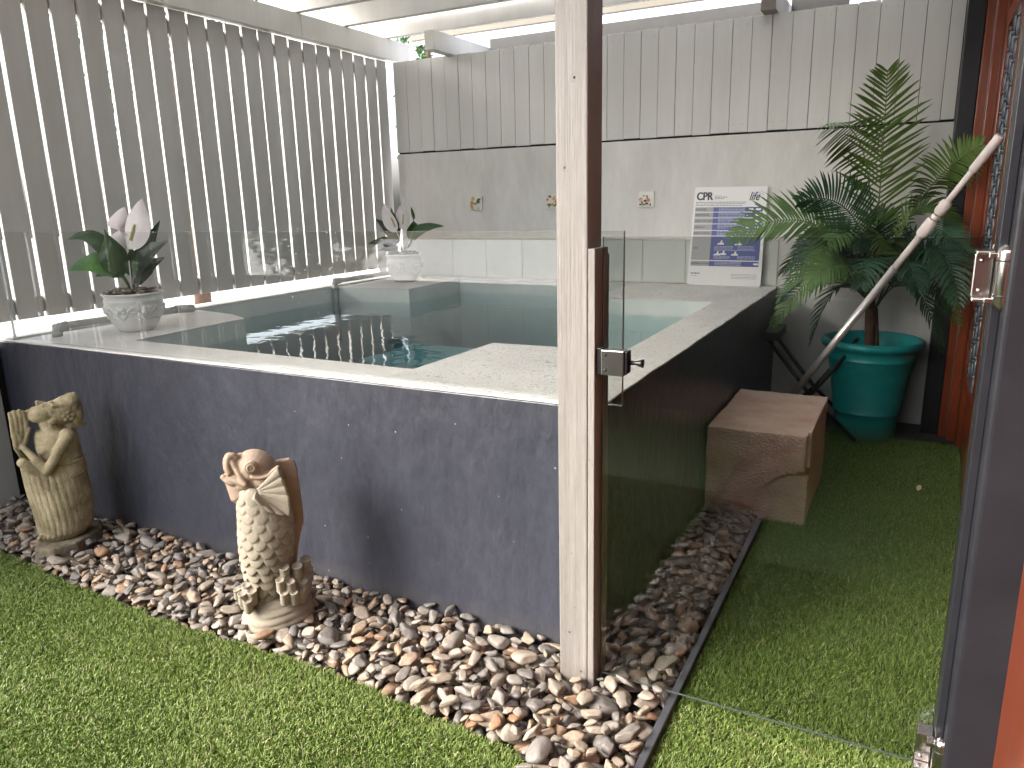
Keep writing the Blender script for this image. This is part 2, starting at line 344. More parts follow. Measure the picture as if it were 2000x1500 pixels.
def blades(name, inside, bounds, dens, hmul=1.0, keep=None):
    x0, x1, y0, y1 = bounds
    n = int((x1 - x0) * (y1 - y0) * dens)
    x = rng.uniform(x0, x1, n); y = rng.uniform(y0, y1, n)
    if keep is not None:
        d = keep(x, y); k = rng.random(n) < d; x, y = x[k], y[k]
    k = inside(x, y); x, y = x[k], y[k]; n = len(x)
    h = rng.uniform(.011, .019, n) * hmul * (1 - .22 * np.clip(np.sin(x * 7 + 2 * np.sin(y * 5)) * np.cos(y * 6 - x * 2), 0, 1)); wd = rng.uniform(.0008, .0014, n)
    az = rng.uniform(0, 2 * np.pi, n); lean = rng.uniform(.1, 1.0, n) * h
    # clumped lean direction, like turf that has been walked on
    bias = np.sin(x * 9 + 1.3) + np.cos(y * 11 - x * 4); az2 = bias * .9 + rng.normal(0, 1.9, n)
    dx, dy = np.cos(az2) * lean, np.sin(az2) * lean
    wx, wy = np.cos(az) * wd, np.sin(az) * wd
    V = np.zeros((n, 5, 3))
    V[:, 0] = np.c_[x - wx, y - wy, np.zeros(n)]; V[:, 1] = np.c_[x + wx, y + wy, np.zeros(n)]
    V[:, 2] = np.c_[x + wx * .8 + dx * .3, y + wy * .8 + dy * .3, h * .62]; V[:, 3] = np.c_[x - wx * .8 + dx * .3, y - wy * .8 + dy * .3, h * .62]
    V[:, 4] = np.c_[x + dx, y + dy, h * rng.uniform(.75, 1, n)]
    b = np.arange(n)[:, None] * 5
    F4 = b + np.array([0, 1, 2, 3]); F3 = b + np.array([3, 2, 4])
    t = np.clip(rng.beta(2.2, 2.2, n) * .95 + .04 * np.sin(x * 3) + .04 * np.cos(y * 5), 0, .93)
    t[rng.random(n) < .05] = 1.0
    A = np.repeat(t[:, None], 5, 1).ravel()
    return np_mesh(name, V.reshape(-1, 3), F4, F3, grass_m, attr=A)

exs = np.linspace(-3.5, -.68, 60); eys = np.array([lawn_edge(v) for v in exs])
l1 = blades('lawn', lambda x, y: (x < -.682) & (y < np.interp(x, exs, eys) + .006 * np.sin(x * 40)), (-3.5, -.68, .15, 1.48), 95000,
            keep=lambda x, y: np.where(y < .62, .28, 1.0))
tag(l1, 'bright green artificial lawn in front of the pebble strip', 'lawn', kind='stuff')
l2 = blades('lawn', lambda x, y: x > -.438, (-.44, .30, .75, 4.36), 90000, keep=lambda x, y: np.clip(1.35 - .22 * y, .45, 1) * np.where(y < 1.2, .3, 1))
tag(l2, 'artificial lawn running under the glass gate to the palm', 'lawn', kind='stuff')

# ---- pebbles: dropped one by one on a height field
def ico(sub):
    import bmesh
    bm = bmesh.new(); bmesh.ops.create_icosphere(bm, subdivisions=sub, radius=1)
    V = np.array([v.co[:] for v in bm.verts]); F = np.array([[v.index for v in f.verts] for f in bm.faces]); bm.free(); return V, F
IV, IF = ico(3)
def pebble_shape(k):
    r = np.random.default_rng(100 + k); V = IV.copy()
    for _ in range(r.integers(8, 15)):                 # a few worn flats
        n = r.normal(size=3); n /= np.linalg.norm(n); d = r.uniform(.50, .88); s = V @ n; V = V - np.outer(np.clip(s - d, 0, None) * .93, n)
    ph = r.uniform(0, 6, (4, 3))
    for q in range(4): V = V * (1 + .05 * np.sin(V @ r.normal(size=3) * 2.3 + ph[q, 0]))[:, None]
    p = r.uniform(1.6, 2.6); return np.sign(V) * np.abs(V) ** (2 / p * .5 + .5)
SH = [pebble_shape(k) for k in range(16)]
GX0, GX1, GY0, GY1, GS = -3.5, -.44, .75, 3.05, .004
nx, ny = int((GX1 - GX0) / GS), int((GY1 - GY0) / GS)
HF = np.full((nx, ny), -.036)
gx = GX0 + (np.arange(nx) + .5) * GS; gy = GY0 + (np.arange(ny) + .5) * GS
XX, YY = np.meshgrid(gx, gy, indexing='ij')
EDG = np.interp(gx, exs, eys)[:, None]
DOM = ((YY < 1.785) & (YY > EDG + .006) & (XX < -.462)) | ((XX > -.676) & (XX < -.462) & (YY < 1.785)) | ((XX > -.692) & (XX < -.462) & (YY < 2.965))
POSTB = (XX > -.76) & (XX < -.65) & (YY > 1.645) & (YY < 1.755)
DOM &= ~POSTB
idx = np.argwhere(DOM)
peb = []
def try_put(x, y, a, b, c, th):
    R2 = max(a, b); i0, i1 = int((x - R2 - GX0) / GS), int((x + R2 - GX0) / GS) + 1; j0, j1 = int((y - R2 - GY0) / GS), int((y + R2 - GY0) / GS) + 1
    i0, j0 = max(i0, 0), max(j0, 0); i1, j1 = min(i1, nx), min(j1, ny)
    X = XX[i0:i1, j0:j1] - x; Y = YY[i0:i1, j0:j1] - y; ct, st = math.cos(th), math.sin(th)
    u = (X * ct + Y * st) / a; v = (-X * st + Y * ct) / b; q = 1 - u * u - v * v; ins = q > 0
    if ins.sum() < 4 or not DOM[i0:i1, j0:j1][ins].mean() > .86: return None
    hgt = np.sqrt(np.clip(q, 0, None)) * c; H = HF[i0:i1, j0:j1]
    z = (H + hgt * .92)[ins].max()
    return z, (i0, i1, j0, j1, ins, hgt)
NP = 3300
for n in range(NP):
    s = rng.choice([rng.uniform(.013, .020), rng.uniform(.018, .028), rng.uniform(.026, .039)], p=[.28, .50, .22])
    s *= 1.12; a, b, c = s, s * rng.uniform(.42, .82), s * rng.uniform(.30, .48)
    th = rng.uniform(0, math.pi); best = None
    for _ in range(14):
        i, j = idx[rng.integers(len(idx))]; r = try_put(gx[i], gy[j], a, b, c, th)
        if r and (best is None or r[0] < best[0]): best = (r[0], gx[i], gy[j], r[1])
    if best is None or best[0] > .052: continue
    z, x, y, (i0, i1, j0, j1, ins, hgt) = best
    H = HF[i0:i1, j0:j1]
    Xl = XX[i0:i1, j0:j1][ins] - x; Yl = YY[i0:i1, j0:j1][ins] - y
    A = np.c_[Xl, Yl, np.ones(len(Xl))]; co = np.linalg.lstsq(A, H[ins], rcond=None)[0]
    sx, sy = np.clip(co[:2], -.5, .5) * .75
    H[ins] = np.maximum(H[ins], (z + hgt + XX[i0:i1, j0:j1] * 0)[ins])
    peb.append((x, y, z - .0015, a, b, c, th, sx, sy))
Vs, Fs, As = [], [], []; off = 0
for (x, y, z, a, b, c, th, sx, sy) in peb:
    V = SH[rng.integers(16)] * np.array([a, b, c]) * rng.choice([-1, 1], 3).prod() ** 0
    if rng.random() < .5: V = V * np.array([-1, -1, 1])
    ct, st = math.cos(th), math.sin(th); Rz = np.array([[ct, -st, 0], [st, ct, 0], [0, 0, 1]])
    V = V @ Rz.T
    nrm = np.array([-sx, -sy, 1]); nrm /= np.linalg.norm(nrm)
    M3 = np.array(Vector((0, 0, 1)).rotation_difference(Vector(nrm)).to_matrix())
    V = V @ M3.T + np.array([x, y, z]); Vs.append(V); Fs.append(IF + off); off += len(V)
    As.append(np.full(len(V), np.clip(rng.random(), 0, 1)))
gr = np_mesh('gravel', np.concatenate(Vs), None, np.concatenate(Fs), pebble_m, True, np.concatenate(As))
tag(gr, 'grey and tan river pebbles strewn along the foot of the blue pool wall', 'gravel', kind='stuff')

# edging strip between pebbles and right lawn
e = MB().box(-.462, -.441, .2, 2.96, -.04, .024).build('garden_edging', kerb_mat, bevel=.003)
tag(e, 'dark grey edging strip between the pebbles and the lawn behind the gate', 'edging')

# ================================================================ POOL
PZ, WY, PX = .765, 1.79, -.695
pool = thing('plunge_pool', 'raised slate blue plunge pool with white coping', 'pool', (-2.1, 3.2, 0))
wz = .672
wall = MB(); wall.box(-3.52, PX, WY, WY + .06, -.04, PZ - .007); wall.box(PX - .06, PX, WY + .0605, 4.68, -.04, PZ - .007)
wall.build('wall', blue_wall, pool, bevel=.004)
def coping_poly():
    # top outline with ledges: outer ring minus water opening, made of butted slabs
    b = MB(); T0, T1 = PZ - .017, PZ
    return b
cop = bpy.data.meshes.new('coping')
outer = [(-3.52, WY - .001), (PX + .001, WY - .001), (PX + .001, 4.69), (-3.52, 4.69)]
inner = [(-2.86, 2.00), (-1.43, 1.985), (-1.41, 2.49), (-.885, 2.52), (-.895, 3.93), (-1.56, 3.93), (-1.57, 4.55), (-2.83, 4.55), (-2.83, 3.93), (-3.385, 3.86), (-3.385, 2.76), (-3.05, 2.70), (-2.885, 2.62)]
import bmesh
def ring_slab(name, outer, inner, z0, z1, mtl, parent, bev):
    bm = bmesh.new(); eo = []
    for lp in (outer, inner):
        vs = [bm.verts.new((x, y, z1)) for x, y in lp]
        for i in range(len(vs)): eo.append(bm.edges.new((vs[i], vs[(i + 1) % len(vs)])))
    bmesh.ops.triangle_fill(bm, use_beauty=True, use_dissolve=False, edges=eo)
    bmesh.ops.dissolve_limit(bm, angle_limit=.01, verts=bm.verts, edges=bm.edges)
    top = list(bm.faces)
    r = bmesh.ops.extrude_face_region(bm, geom=top)
    for v in [g_ for g_ in r['geom'] if isinstance(g_, bmesh.types.BMVert)]: v.co.z = z0
    bmesh.ops.recalc_face_normals(bm, faces=bm.faces)
    me = bpy.data.meshes.new(name); bm.to_mesh(me); bm.free()
    org = Vector(parent['org'])
    for v in me.vertices: v.co -= org
    me.materials.append(mtl); o = bpy.data.objects.new(name, me); COL.objects.link(o); o.parent = parent
    if bev:
        b = o.modifiers.new('bevel', 'BEVEL'); b.width = bev; b.segments = 3; b.limit_method = 'ANGLE'; b.angle_limit = R_(35)
    return o
# slight wobble of the hand-painted edge
ow = []
for i, (x, y) in enumerate(outer):
    x2, y2 = outer[(i + 1) % 4]; n = 60 if i == 0 else 40 if i == 1 else 1
    for k in range(n):
        t = k / n; wob = .0014 * math.sin(k * 1.7) + .0013 * math.sin(k * .61 + 1)
        ow.append((x + (x2 - x) * t + (wob if i == 1 else 0), y + (y2 - y) * t + (wob if i == 0 else 0)))
ring_slab('coping', ow, inner, PZ - .0065, PZ, coping_mat, pool, .003)
# plaster inner faces and ledges below the coping
ins = [(x, y) for x, y in inner]
lin = MB()
n = len(ins)
cx = sum(p[0] for p in ins) / n; cy = sum(p[1] for p in ins) / n
for i in range(n):
    (xa, ya), (xb, yb) = ins[i], ins[(i + 1) % n]
    lin.add([(xa, ya, PZ - .007), (xb, yb, PZ - .007), (xb, yb, .0), (xa, ya, .0)], [(0, 1, 2, 3)])
li = lin.build('inner_wall', pool_in, pool)
so = li.modifiers.new('sol', 'SOLIDIFY'); so.thickness = .02; so.offset = -1
MB().box(-3.45, -.78, 1.87, 4.66, -.03, .0).build('floor', pool_deep, pool)
MB().box(-2.80, -1.45, 3.35, 3.90, .0, .42).build('underwater_seat', pool_in, pool, bevel=.01)
MB().box(-1.38, -.90, 2.55, 3.30, .0, .45).build('underwater_seat', pool_in, pool, bevel=.01)
# water
wm, N, L, gl, tr, out = glass_mat('water', (.88, .95, .95), .03)
ab = N.new('ShaderNodeVolumeAbsorption'); ab.inputs[0].default_value = (.22, .62, .68, 1); ab.inputs[1].default_value = 1.5; L.new(ab.outputs[0], out.inputs['Volume'])
geo = N.new('ShaderNodeNewGeometry'); nz = N.new('ShaderNodeTexNoise'); nz.inputs['Scale'].default_value = 7; nz.inputs['Detail'].default_value = 2
L.new(geo.outputs['Position'], nz.inputs['Vector']); bp = N.new('ShaderNodeBump'); bp.inputs['Strength'].default_value = .3; bp.inputs['Distance'].default_value = .010
L.new(nz.outputs[0], bp.inputs['Height']); L.new(bp.outputs[0], gl.inputs['Normal'])
water = MB().prism([(x, y) for x, y in ins], .002, wz).build('water', wm); tag(water, kind='structure')

# ================================================================ LEFT FENCE
FX = -3.47
fence = thing('slatted_fence', 'tall white slatted privacy fence along the left side of the pool', 'fence', (FX, 3.2, 0))
pitch = .1222; y = 4.60
k = 0
edges = [4.689]
while edges[-1] > .45: edges.append(edges[-1] - pitch * (1 + .03 * math.sin(k * 2.1))); k += 1
for i in range(len(edges) - 1):
    yb, ya = edges[i], edges[i + 1]
    z0 = .800 if yb > 1.86 else .0
    b = MB(); dx = .0015 * math.sin(i * 3.3); gp = .0155 + .002 * math.sin(i * 1.9)
    b.box(FX - .018 + dx, FX + dx, ya + gp, yb, z0 + (.034 if z0 else 0), 2.285 + .004 * math.sin(i * 5.1)); b.build('slat', fence_paint, fence, bevel=.0015)
MB().box(FX - .066, FX - .0205, .4, 4.72, .855, .925).build('bottom_rail', fence_paint, fence)
MB().box(FX - .066, FX - .0205, .4, 4.72, 2.17, 2.245).build('top_rail', fence_paint, fence)
MB().box(FX - .05, -3.388, 1.80, 4.68, PZ + .001, .774).build('sill', white_paint, fence, bevel=.002)
MB().box(FX - .03, FX + .045, 3.80, 4.93, 2.293, 2.43).box(FX - .03, FX + .045, -.6, 3.797, 2.293, 2.43).build('top_beam', white_paint, fence, bevel=.003)
MB().box(FX - .075, FX - .0205, 1.66, 1.86, -.04, .758).build('dark_gap_filler', dark_inside, fence)  # dark filler added behind the slats so the bright gap reads as shade
for yy in (4.60, 1.2):
    MB().box(FX - .16, FX - .068, yy - .045, yy + .045, -.04, 2.29).build('post', fence_paint, fence, bevel=.003)

# ================================================================ BACK WALL
BY = 4.69
bw = thing('back_wall', 'white back wall, boards above rendered masonry', 'wall', (-1.6, BY, 0))
MB().box(-3.41, .34, BY, BY + .12, -.04, 1.643).build('render', stucco, bw, bevel=.004)
x = -3.412; b = MB(); i = 0
wd = .1085
bx = [-3.412]
while bx[-1] < .10: bx.append(bx[-1] + wd)
bx[-1] = .125
for i in range(len(bx) - 1):
    o_ = .0012 * math.sin(i * 2.7)
    b.box(bx[i] + .0013, bx[i + 1] - .0013, BY + .004 + o_, BY + .022 + o_, 1.655 + .002 * math.sin(i * 4), 2.272 + .002 * math.sin(i * 3))
b.build('cladding', cladding_paint, bw, bevel=.0014)
nl = MB()
for i in range(len(bx) - 1):
    for zz in (1.70, 2.235):
        for f_ in (.25, .75):
            xx = bx[i] + (bx[i + 1] - bx[i]) * f_ + .003 * math.sin(i * 7 + zz)
            nl.lathe((xx, BY + .0042, zz + .004 * math.sin(i * 5)), [(0.0001, .0), (.0022, .0)], 8, Matrix.Rotation(R_(90), 3, 'X'))
nl.build('nail_heads', mat('nail_stain', (.28, .25, .20), .7), bw)
MB().box(-3.41, .34, BY + .026, BY + .11, 1.64, 2.262).build('backing', dark_inside, bw)
ts = MB(); tz0, tz1 = PZ + .001, 1.035
jx = [-3.40, -3.25, -2.963, -2.683, -2.395, -2.105, -1.817, -1.529, -1.250, -.965, -.70]
for i in range(len(jx) - 1): ts.box(jx[i] + .003, jx[i + 1] - .003, BY - .010, BY - .002, tz0 + .004, tz1)
ts.build('splashback_tile', tile_mat, bw, bevel=.0015)
MB().box(-3.40, -.70, BY - .0055, BY - .0005, tz0, tz1 + .001).build('grout', grout, bw)
MB().box(-3.40, -.70, BY - .014, BY - .0005, tz1 + .002, tz1 + .014).build('trim', white_paint, bw, bevel=.002)

# decorative tiles
def deco(x, seed, label, pal):
    t = thing('decorative_tile', label, 'tile', (x, BY, 1.285), 'small floral tiles on the back wall'); r = random.Random(seed); S = .049
    MB().box(x - S, x + S, BY - .012, BY - .001, 1.285 - S, 1.285 + S).build('tile_body', flower_rim, t, bevel=.002)
    lay = 0
    for (m_, n_, kind) in pal:
        b = MB()
        for _ in range(n_):
            cx_, cz_ = x + r.uniform(-.036, .036), 1.285 + r.uniform(-.036, .036); rr = r.uniform(.006, .013); a = r.uniform(0, 3.14)
            yy = BY - .0125 - .0004 * lay; lay += 1
            rad = (lambda q: 1 + .3 * math.sin(5 * q)) if kind else (lambda q: (.35 + .65 * abs(math.cos(q))))
            P = [(cx_ + rr * rad(q) * math.cos(q + a), yy, cz_ + rr * rad(q) * math.sin(q + a)) for q in [2 * math.pi * k / 14 for k in range(14)]]
            b.add(P, [tuple(range(14))])
        b.build('flower_pattern', m_, t)
deco(-2.752, 1, 'ochre and green floral tile nearest the fence corner', [(ochre_tile, 5, 1), (green_tile, 9, 0), (orange_tile, 2, 1)])
deco(-2.158, 5, 'orange floral tile half hidden by the timber post', [(orange_tile, 5, 1), (green_tile, 7, 0), (red_tile, 2, 1)])
deco(-1.512, 9, 'red flowered tile right of the timber post', [(red_tile, 4, 1), (green_tile, 6, 0), (ochre_tile, 3, 0), (sign_ink, 3, 0)])

# ================================================================ ROOF OVER THE POOL
sheet_mat = mat('translucent_sheet', (.8, .8, .78), .5)
_N, _L = sheet_mat.node_tree.nodes, sheet_mat.node_tree.links
_t = _N.new('ShaderNodeBsdfTranslucent'); _t.inputs[0].default_value = (.90, .90, .90, 1); _m = _N.new('ShaderNodeMixShader'); _m.inputs[0].default_value = .42
_L.new(_N['Principled BSDF'].outputs[0], _m.inputs[1]); _L.new(_t.outputs[0], _m.inputs[2]); _L.new(_m.outputs[0], [n for n in _N if n.type == 'OUTPUT_MATERIAL'][0].inputs[0])
roof = thing('patio_roof', 'white timber patio roof over the pool', 'roof', (-1.6, 3.2, 2.4))
for i, yy in enumerate((4.66, 4.205, 3.76, 3.31, 2.86, 2.41, 1.96)):
    MB().box(-3.56, .6, yy, yy + .045, 2.432, 2.585).build('rafter', white_paint, roof, bevel=.003)
MB().box(-3.62, .62, 1.64, 4.60, 2.587, 2.592).build('roof_sheet', sheet_mat, roof)
MB().box(-3.40, .3, 1.655, 1.735, 2.30, 2.43).build('front_beam', white_paint, roof, bevel=.003)
MB().box(-2.975, -2.90, 4.46, 5.6, 2.274, 2.395).build('cross_beam', white_paint, roof, bevel=.003)
MB().box(-.86, -.78, 4.60, 5.6, 2.274, 2.395).build('cross_beam', beam_tan, roof, bevel=.003)
MB().box(-2.895, -.87, 5.20, 5.245, 2.30, 2.452).build('back_beam', beam_grey, roof, bevel=.003)
MB().box(-3.75, -.87, 5.42, 5.46, 2.565, 2.70).build('fascia_board', cream_board, roof, bevel=.003)
MB().box(-.76, -.45, 5.0, 5.04, 2.27, 2.42).build('end_board', beam_grey, roof)

# roof above the viewer's terrace
tr_ = thing('terrace_roof', 'white terrace roof behind the viewer', 'roof', (-1, .5, 2.6))
MB().box(-3.3, 2.2, -.1, 1.63, 2.60, 2.66).build('roof_sheet', white_paint, tr_)

# ================================================================ TIMBER POST
post = thing('timber_post', 'white painted timber post at the pool corner beside the glass gate', 'post', (-.713, 1.695, 0))
MB().box(-.753, -.673, 1.65, 1.742, -.04, 2.60).build('shaft', post_paint, post, bevel=.0035)
MB().box(-.6725, -.655, 1.652, 1.738, -.04, 1.186).box(-.6548, -.6505, 1.70, 1.736, .0, 1.17).build('gate_stop', post_paint, post, bevel=.002)
for (x_, z_) in ((-.705, 1.563), (-.73, 1.37), (-.723, .17), (-.69, .06)):
    dn = MB(); dn.lathe((x_, 1.6493, z_), [(.0001, .0001), (.004, .0003), (.0068, -.0008), (.0095, .0)], 16, Matrix.Rotation(R_(90), 3, 'X')); dn.build('screw_hole', post_paint, post); MB().lathe((x_, 1.6488, z_), [(.0001, 0), (.0030, 0)], 12, Matrix.Rotation(R_(90), 3, 'X')).build('screw', trunk_mat, post)  # small dark disc paints in the shaded depth of each screw hole

# ================================================================ GLASS
gm, N, L, gl, tr, out = glass_mat('clear_glass', (.93, .94, .935), .045)
ge = mat('glass_edge', (.10, .13, .12), .15)
def pane(name, x0, x1, y0, y1, z0, z1, parent):
    b = MB().box(x0, x1, y0, y1, z0, z1); o = b.build(name, gm, parent); o.data.materials.append(ge)
    for p in o.data.polygons:
        if abs(p.normal.y) < .5: p.material_index = 1
    return o
ge_keep = ge; ge = glass_rim_mat = mat('glass_rim', (.62, .66, .64), .15)
fg = pane('glass_panel', -3.40, -.642, 1.812, 1.824, PZ + .001, 1.219, None)
tag(fg, 'long frameless glass panel standing on the pool coping', 'glass panel')
ge = ge_keep
dr = MB(); rd = random.Random(5)
for _ in range(46): dr.ell((-1.66 + rd.gauss(0, .09), 1.8112, 1.08 + rd.gauss(0, .06)), (rd.uniform(.0010, .0022), .0007, rd.uniform(.0010, .0024)), None, 8, 6)
tag(dr.build('water_drops', glass_rim_mat, fg), kind='stuff')
gate = thing('glass_gate', 'frameless glass gate between the timber post and dark pier', 'gate', (-.26, 1.69, 0))
g2, N, L, gl, tr, out = glass_mat('tinted_glass', (.875, .885, .87), .05)
gm_keep = gm; gm = g2
pane('pane', -.648, .1355, 1.684, 1.690, .048, 1.212, gate)
gm = gm_keep
# latch
lt = MB().box(-.640, -.583, 1.655, 1.6835, .885, .947).build('latch', chrome, gate, bevel=.002)
MB().box(-.655, -.6405, 1.660, 1.700, .884, .950).build('latch_keeper', black_plastic, lt, bevel=.002)
MB().box(-.5825, -.576, 1.660, 1.690, .890, .945).build('end_cap', black_plastic, lt, bevel=.002)
MB().tube([(-.5755, 1.675, .916), (-.558, 1.675, .917), (-.548, 1.675, .917), (-.541, 1.675, .917)], [.0055, .005, .009, .0105], 14).build('knob', black_plastic, lt)
for zz in (.935, .898):
    sc_ = MB(); sc_.lathe((-.629, 1.6545, zz), [(.0001, .0022), (.003, .0018), (.0042, 0)], 14, Matrix.Rotation(R_(90), 3, 'X')); sc_.build('screw', black_metal, lt)
def hinge(zc):
    h = MB().box(.104, .1355, 1.640, 1.683, zc + .040, zc + .047).box(.104, .1355, 1.640, 1.683, zc - .047, zc - .040).box(.104, .1355, 1.668, 1.683, zc - .0398, zc + .0398).box(.122, .151, 1.618, 1.6395, zc + .036, zc + .046).box(.122, .151, 1.618, 1.6395, zc - .046, zc - .036).build('hinge', chrome, gate, bevel=.002)
    MB().tube([(.151, 1.624, zc - .060), (.151, 1.624, zc - .052), (.151, 1.624, zc - .046), (.151, 1.624, zc + .046), (.151, 1.624, zc + .052), (.151, 1.624, zc + .062)], [.005, .013, .0165, .0165, .015, .006], 20).build('barrel', chrome, h)
    for q in (-.032, .032): MB().tube([(.151, 1.624, zc + q - .0015), (.151, 1.624, zc + q + .0015)], .0172, 20).build('collar', black_metal, h)
    for q in (-.028, .028): MB().ell((.116, 1.667, zc + q), (.0042, .003, .0042), None, 12, 8).build('screw', chrome, h)
hinge(1.142); hinge(.107)

# ================================================================ HOUSE WALL ON THE RIGHT
pier = thing('dark_pier', 'dark slate painted wall pier that carries the gate hinges', 'pier', (.2, 1.69, 0))
pr = MB().box(.1525, .42, 1.60, 1.78, -.04, 2.6).build('shaft', pier_paint, pier, bevel=.012, seg=4)
MB().box(.137, .152, 1.64, 1.73, -.04, 2.6).build('jamb', pier_paint, pier, bevel=.0015)
nd = thing('near_door_frame', 'orange timber door frame at the right edge, in front of the dark pier', 'door frame', (.3, 1.3, 0))
MB().box(.240, .262, .5, 1.5985, -.04, 2.3).box(.262, .42, .5, 1.59, -.04, 2.3).build('jamb', orange_wood, nd, bevel=.003)
hw = thing('house_wall', 'dark house wall end beside the orange doors', 'wall', (.2, 4.6, 0))
MB().box(.126, .207, 4.52, 4.687, -.04, 2.75).build('corner_post', pier_paint, hw, bevel=.006)
MB().box(.42, .60, -1.25, 4.69, -.04, 2.75).build('wall', dark_inside, hw)  # near-black colour stands in for the unlit interior behind the screens

def screen_door(label, y0, y1, zb, st0=.10, st1=.075):
    d = thing('screen_door', label, 'door', (.30, (y0 + y1) / 2, 0))
    MB().box(.276, .318, y0, y0 + st0, .0, 2.1).box(.286, .318, y1 - st1, y1, .0, 2.1).box(.2865, .3175, y0 + st0, y1 - st1, 2.02, 2.1).box(.2865, .3175, y0 + st0, y1 - st1, zb, zb + .06).build('frame', orange_wood, d, bevel=.003)
    MB().box(.304, .314, y0 + st0, y1 - st1, .0, zb).build('lower_panel', orange_wood, d, bevel=.002)
    b = MB(); yy = y0 + st0 + .02; row = 0
    while yy < y1 - st1 - .01:
        z = zb + .09 + (row % 2) * .045
        while z < 2.0:
            b.ell((.300, yy, z), (.009, .016, .040), None, 10, 8); b.ell((.300, yy, z + .045), (.011, .019, .008), None, 10, 6); z += .09
        b.tube([(.302, yy, zb + .06), (.302, yy, 2.02)], .0022, 6)
        yy += .16; row += 1
    b.build('security_mesh', dark_metal, d)
    return d
screen_door('orange framed security screen door behind the palm', 3.50, 4.40, .33)
screen_door('orange framed security screen door nearer the dark pier', 2.62, 3.498, .33, .08, .006)
dj = thing('far_door_frame', 'orange timber door jamb beside the dark corner post', 'door frame', (.25, 4.46, 0))
MB().box(.2075, .245, 4.50, 4.55, -.04, 2.4).box(.2455, .285, 4.43, 4.50, -.04, 2.4).box(.2855, .34, 4.402, 4.45, -.04, 2.4).build('jamb', orange_wood, dj, bevel=.003)
lv = thing('louvre_shutter', 'brown timber louvre shutter behind the security screen', 'shutter', (.37, 3.9, 0))
MB().box(.36, .39, 3.62, 3.68, .3, 2.1).box(.36, .39, 4.34, 4.40, .3, 2.1).build('frame', brown_wood, lv)
b = MB()
for k in range(22):
    z = .42 + k * .076; b.add([(.352, 3.68, z), (.352, 4.34, z), (.392, 4.34, z + .055), (.392, 3.68, z + .055)], [(0, 1, 2, 3)])
lo = b.build('louvres', brown_wood, lv); lo.modifiers.new('s', 'SOLIDIFY').thickness = .006

# ================================================================ STATUES
def quad(co, a, b):
    x, y = a / 1000, b / 1000; return co[0] + co[1] * x + co[2] * y + co[3] * x * x + co[4] * x * y + co[5] * y * y
def tracer(cu, cz, D, h):
    def Q(a, b, v=0.0):
        u, z = quad(cu, a, b), quad(cz, a, b); k = (D + v) / D
        return Vector((u * k, v, h + (z - h) * k))
    return Q
def remesh(o, vox, smooth=3, fac=.5):
    r = o.modifiers.new('remesh', 'REMESH'); r.mode = 'VOXEL'; r.voxel_size = vox; r.use_smooth_shade = True
    if smooth:
        s = o.modifiers.new('smooth', 'SMOOTH'); s.iterations = smooth; s.factor = fac
    return o

# ---- kneeling figure
G = tracer([-0.1119, 0.402, -0.0768, 0.0385, 0.0063, -0.0024], [0.7291, -0.0534, -0.4929, -0.0086, -0.0503, -0.0162], 3.236, 1.28)
girl = thing('kneeling_figure_statue', 'mossy stone statue of a kneeling praying figure, head tilted back', 'statue', (-2.83, 1.57, .02), rz=R_(60.98))
b = MB()
KU, KZ = .00041, .00050
def sec(y, l, r, v, d):
    p, q = G(l, y, v), G(r, y, v); return (p.x + q.x) / 2, v, (p.z + q.z) / 2, abs(q.x - p.x) / 2, d
S = [sec(1238, 330, 520, 0, .048), sec(1205, 285, 640, 0, .070), sec(1160, 270, 685, .0, .084), sec(1080, 250, 702, .0, .088), sec(1000, 226, 692, 0, .086), sec(900, 193, 676, 0, .082), sec(800, 163, 652, 0, .074), sec(740, 150, 640, .0, .068), sec(690, 138, 628, .0, .058)]
def pleat(a, z):
    c = math.cos(a); front = max(0, min(1, (1 - c) * .6)); t = math.sin(a * 15 + z * 6)
    return -.0075 * front * (1 - min(1, abs(t) * 1.8)) * min(1, max(0, z) * 9)
b.loft(S, 140, pleat)
b.capsule(G(168, 690, -.035), G(560, 930, -.02), .018, .052); b.capsule(G(160, 690, .035), G(540, 930, .03), .018, .05)     # thighs
b.loft([sec(800, 335, 648, .0, .062), sec(740, 345, 638, .0, .062), sec(680, 355, 622, .0, .060), sec(650, 312, 612, .0, .062), sec(610, 275, 602, .0, .062), sec(560, 252, 592, .0, .064), sec(510, 240, 578, .0, .064), sec(470, 240, 560, .0, .056), sec(440, 250, 500, .0, .035)], 40)
b.ell(G(330, 590, -.025), (.030, .030, .024)); b.ell(G(330, 590, .03), (.028, .03, .024))
b.capsule(G(492, 486, -.056), G(505, 486, .056), .026, .026)                       # shoulders
b.capsule(G(492, 500, -.066), G(345, 752, -.074), .0225, .0175)                    # near upper arm
b.capsule(G(345, 752, -.074), G(168, 575, -.022), .0175, .0105)                    # near forearm
b.capsule(G(492, 500, .066), G(250, 740, .075), .0225, .017); b.capsule(G(250, 740, .075), G(120, 580, .018), .017, .0105)
for s_, v0 in ((-1, -.012), (1, .010)):                                             # hands pressed together
    b.capsule(G(160, 575, v0), G(150, 500, v0 * .9), .012, .013); b.capsule(G(120, 565, v0), G(112, 500, v0 * .9), .011, .012)
    for f, (x0, x1, y1, x2, y2) in enumerate(((95, 84, 392, 70, 330), (125, 118, 375, 100, 315), (158, 152, 372, 138, 308), (190, 190, 392, 168, 318))):
        b.capsule(G(x0 + 4, 505, v0), G(x1, y1, v0), .0085, .0078, 10); b.capsule(G(x1, y1, v0), G(x2, y2, v0 * .9), .0078, .0068, 10)
    b.capsule(G(185, 545, v0 * 1.6), G(215, 440, v0 * 1.3), .0085, .0065, 10)          # thumb
b.capsule(G(400, 470, .0), G(350, 385, .0), .040, .034)                              # neck
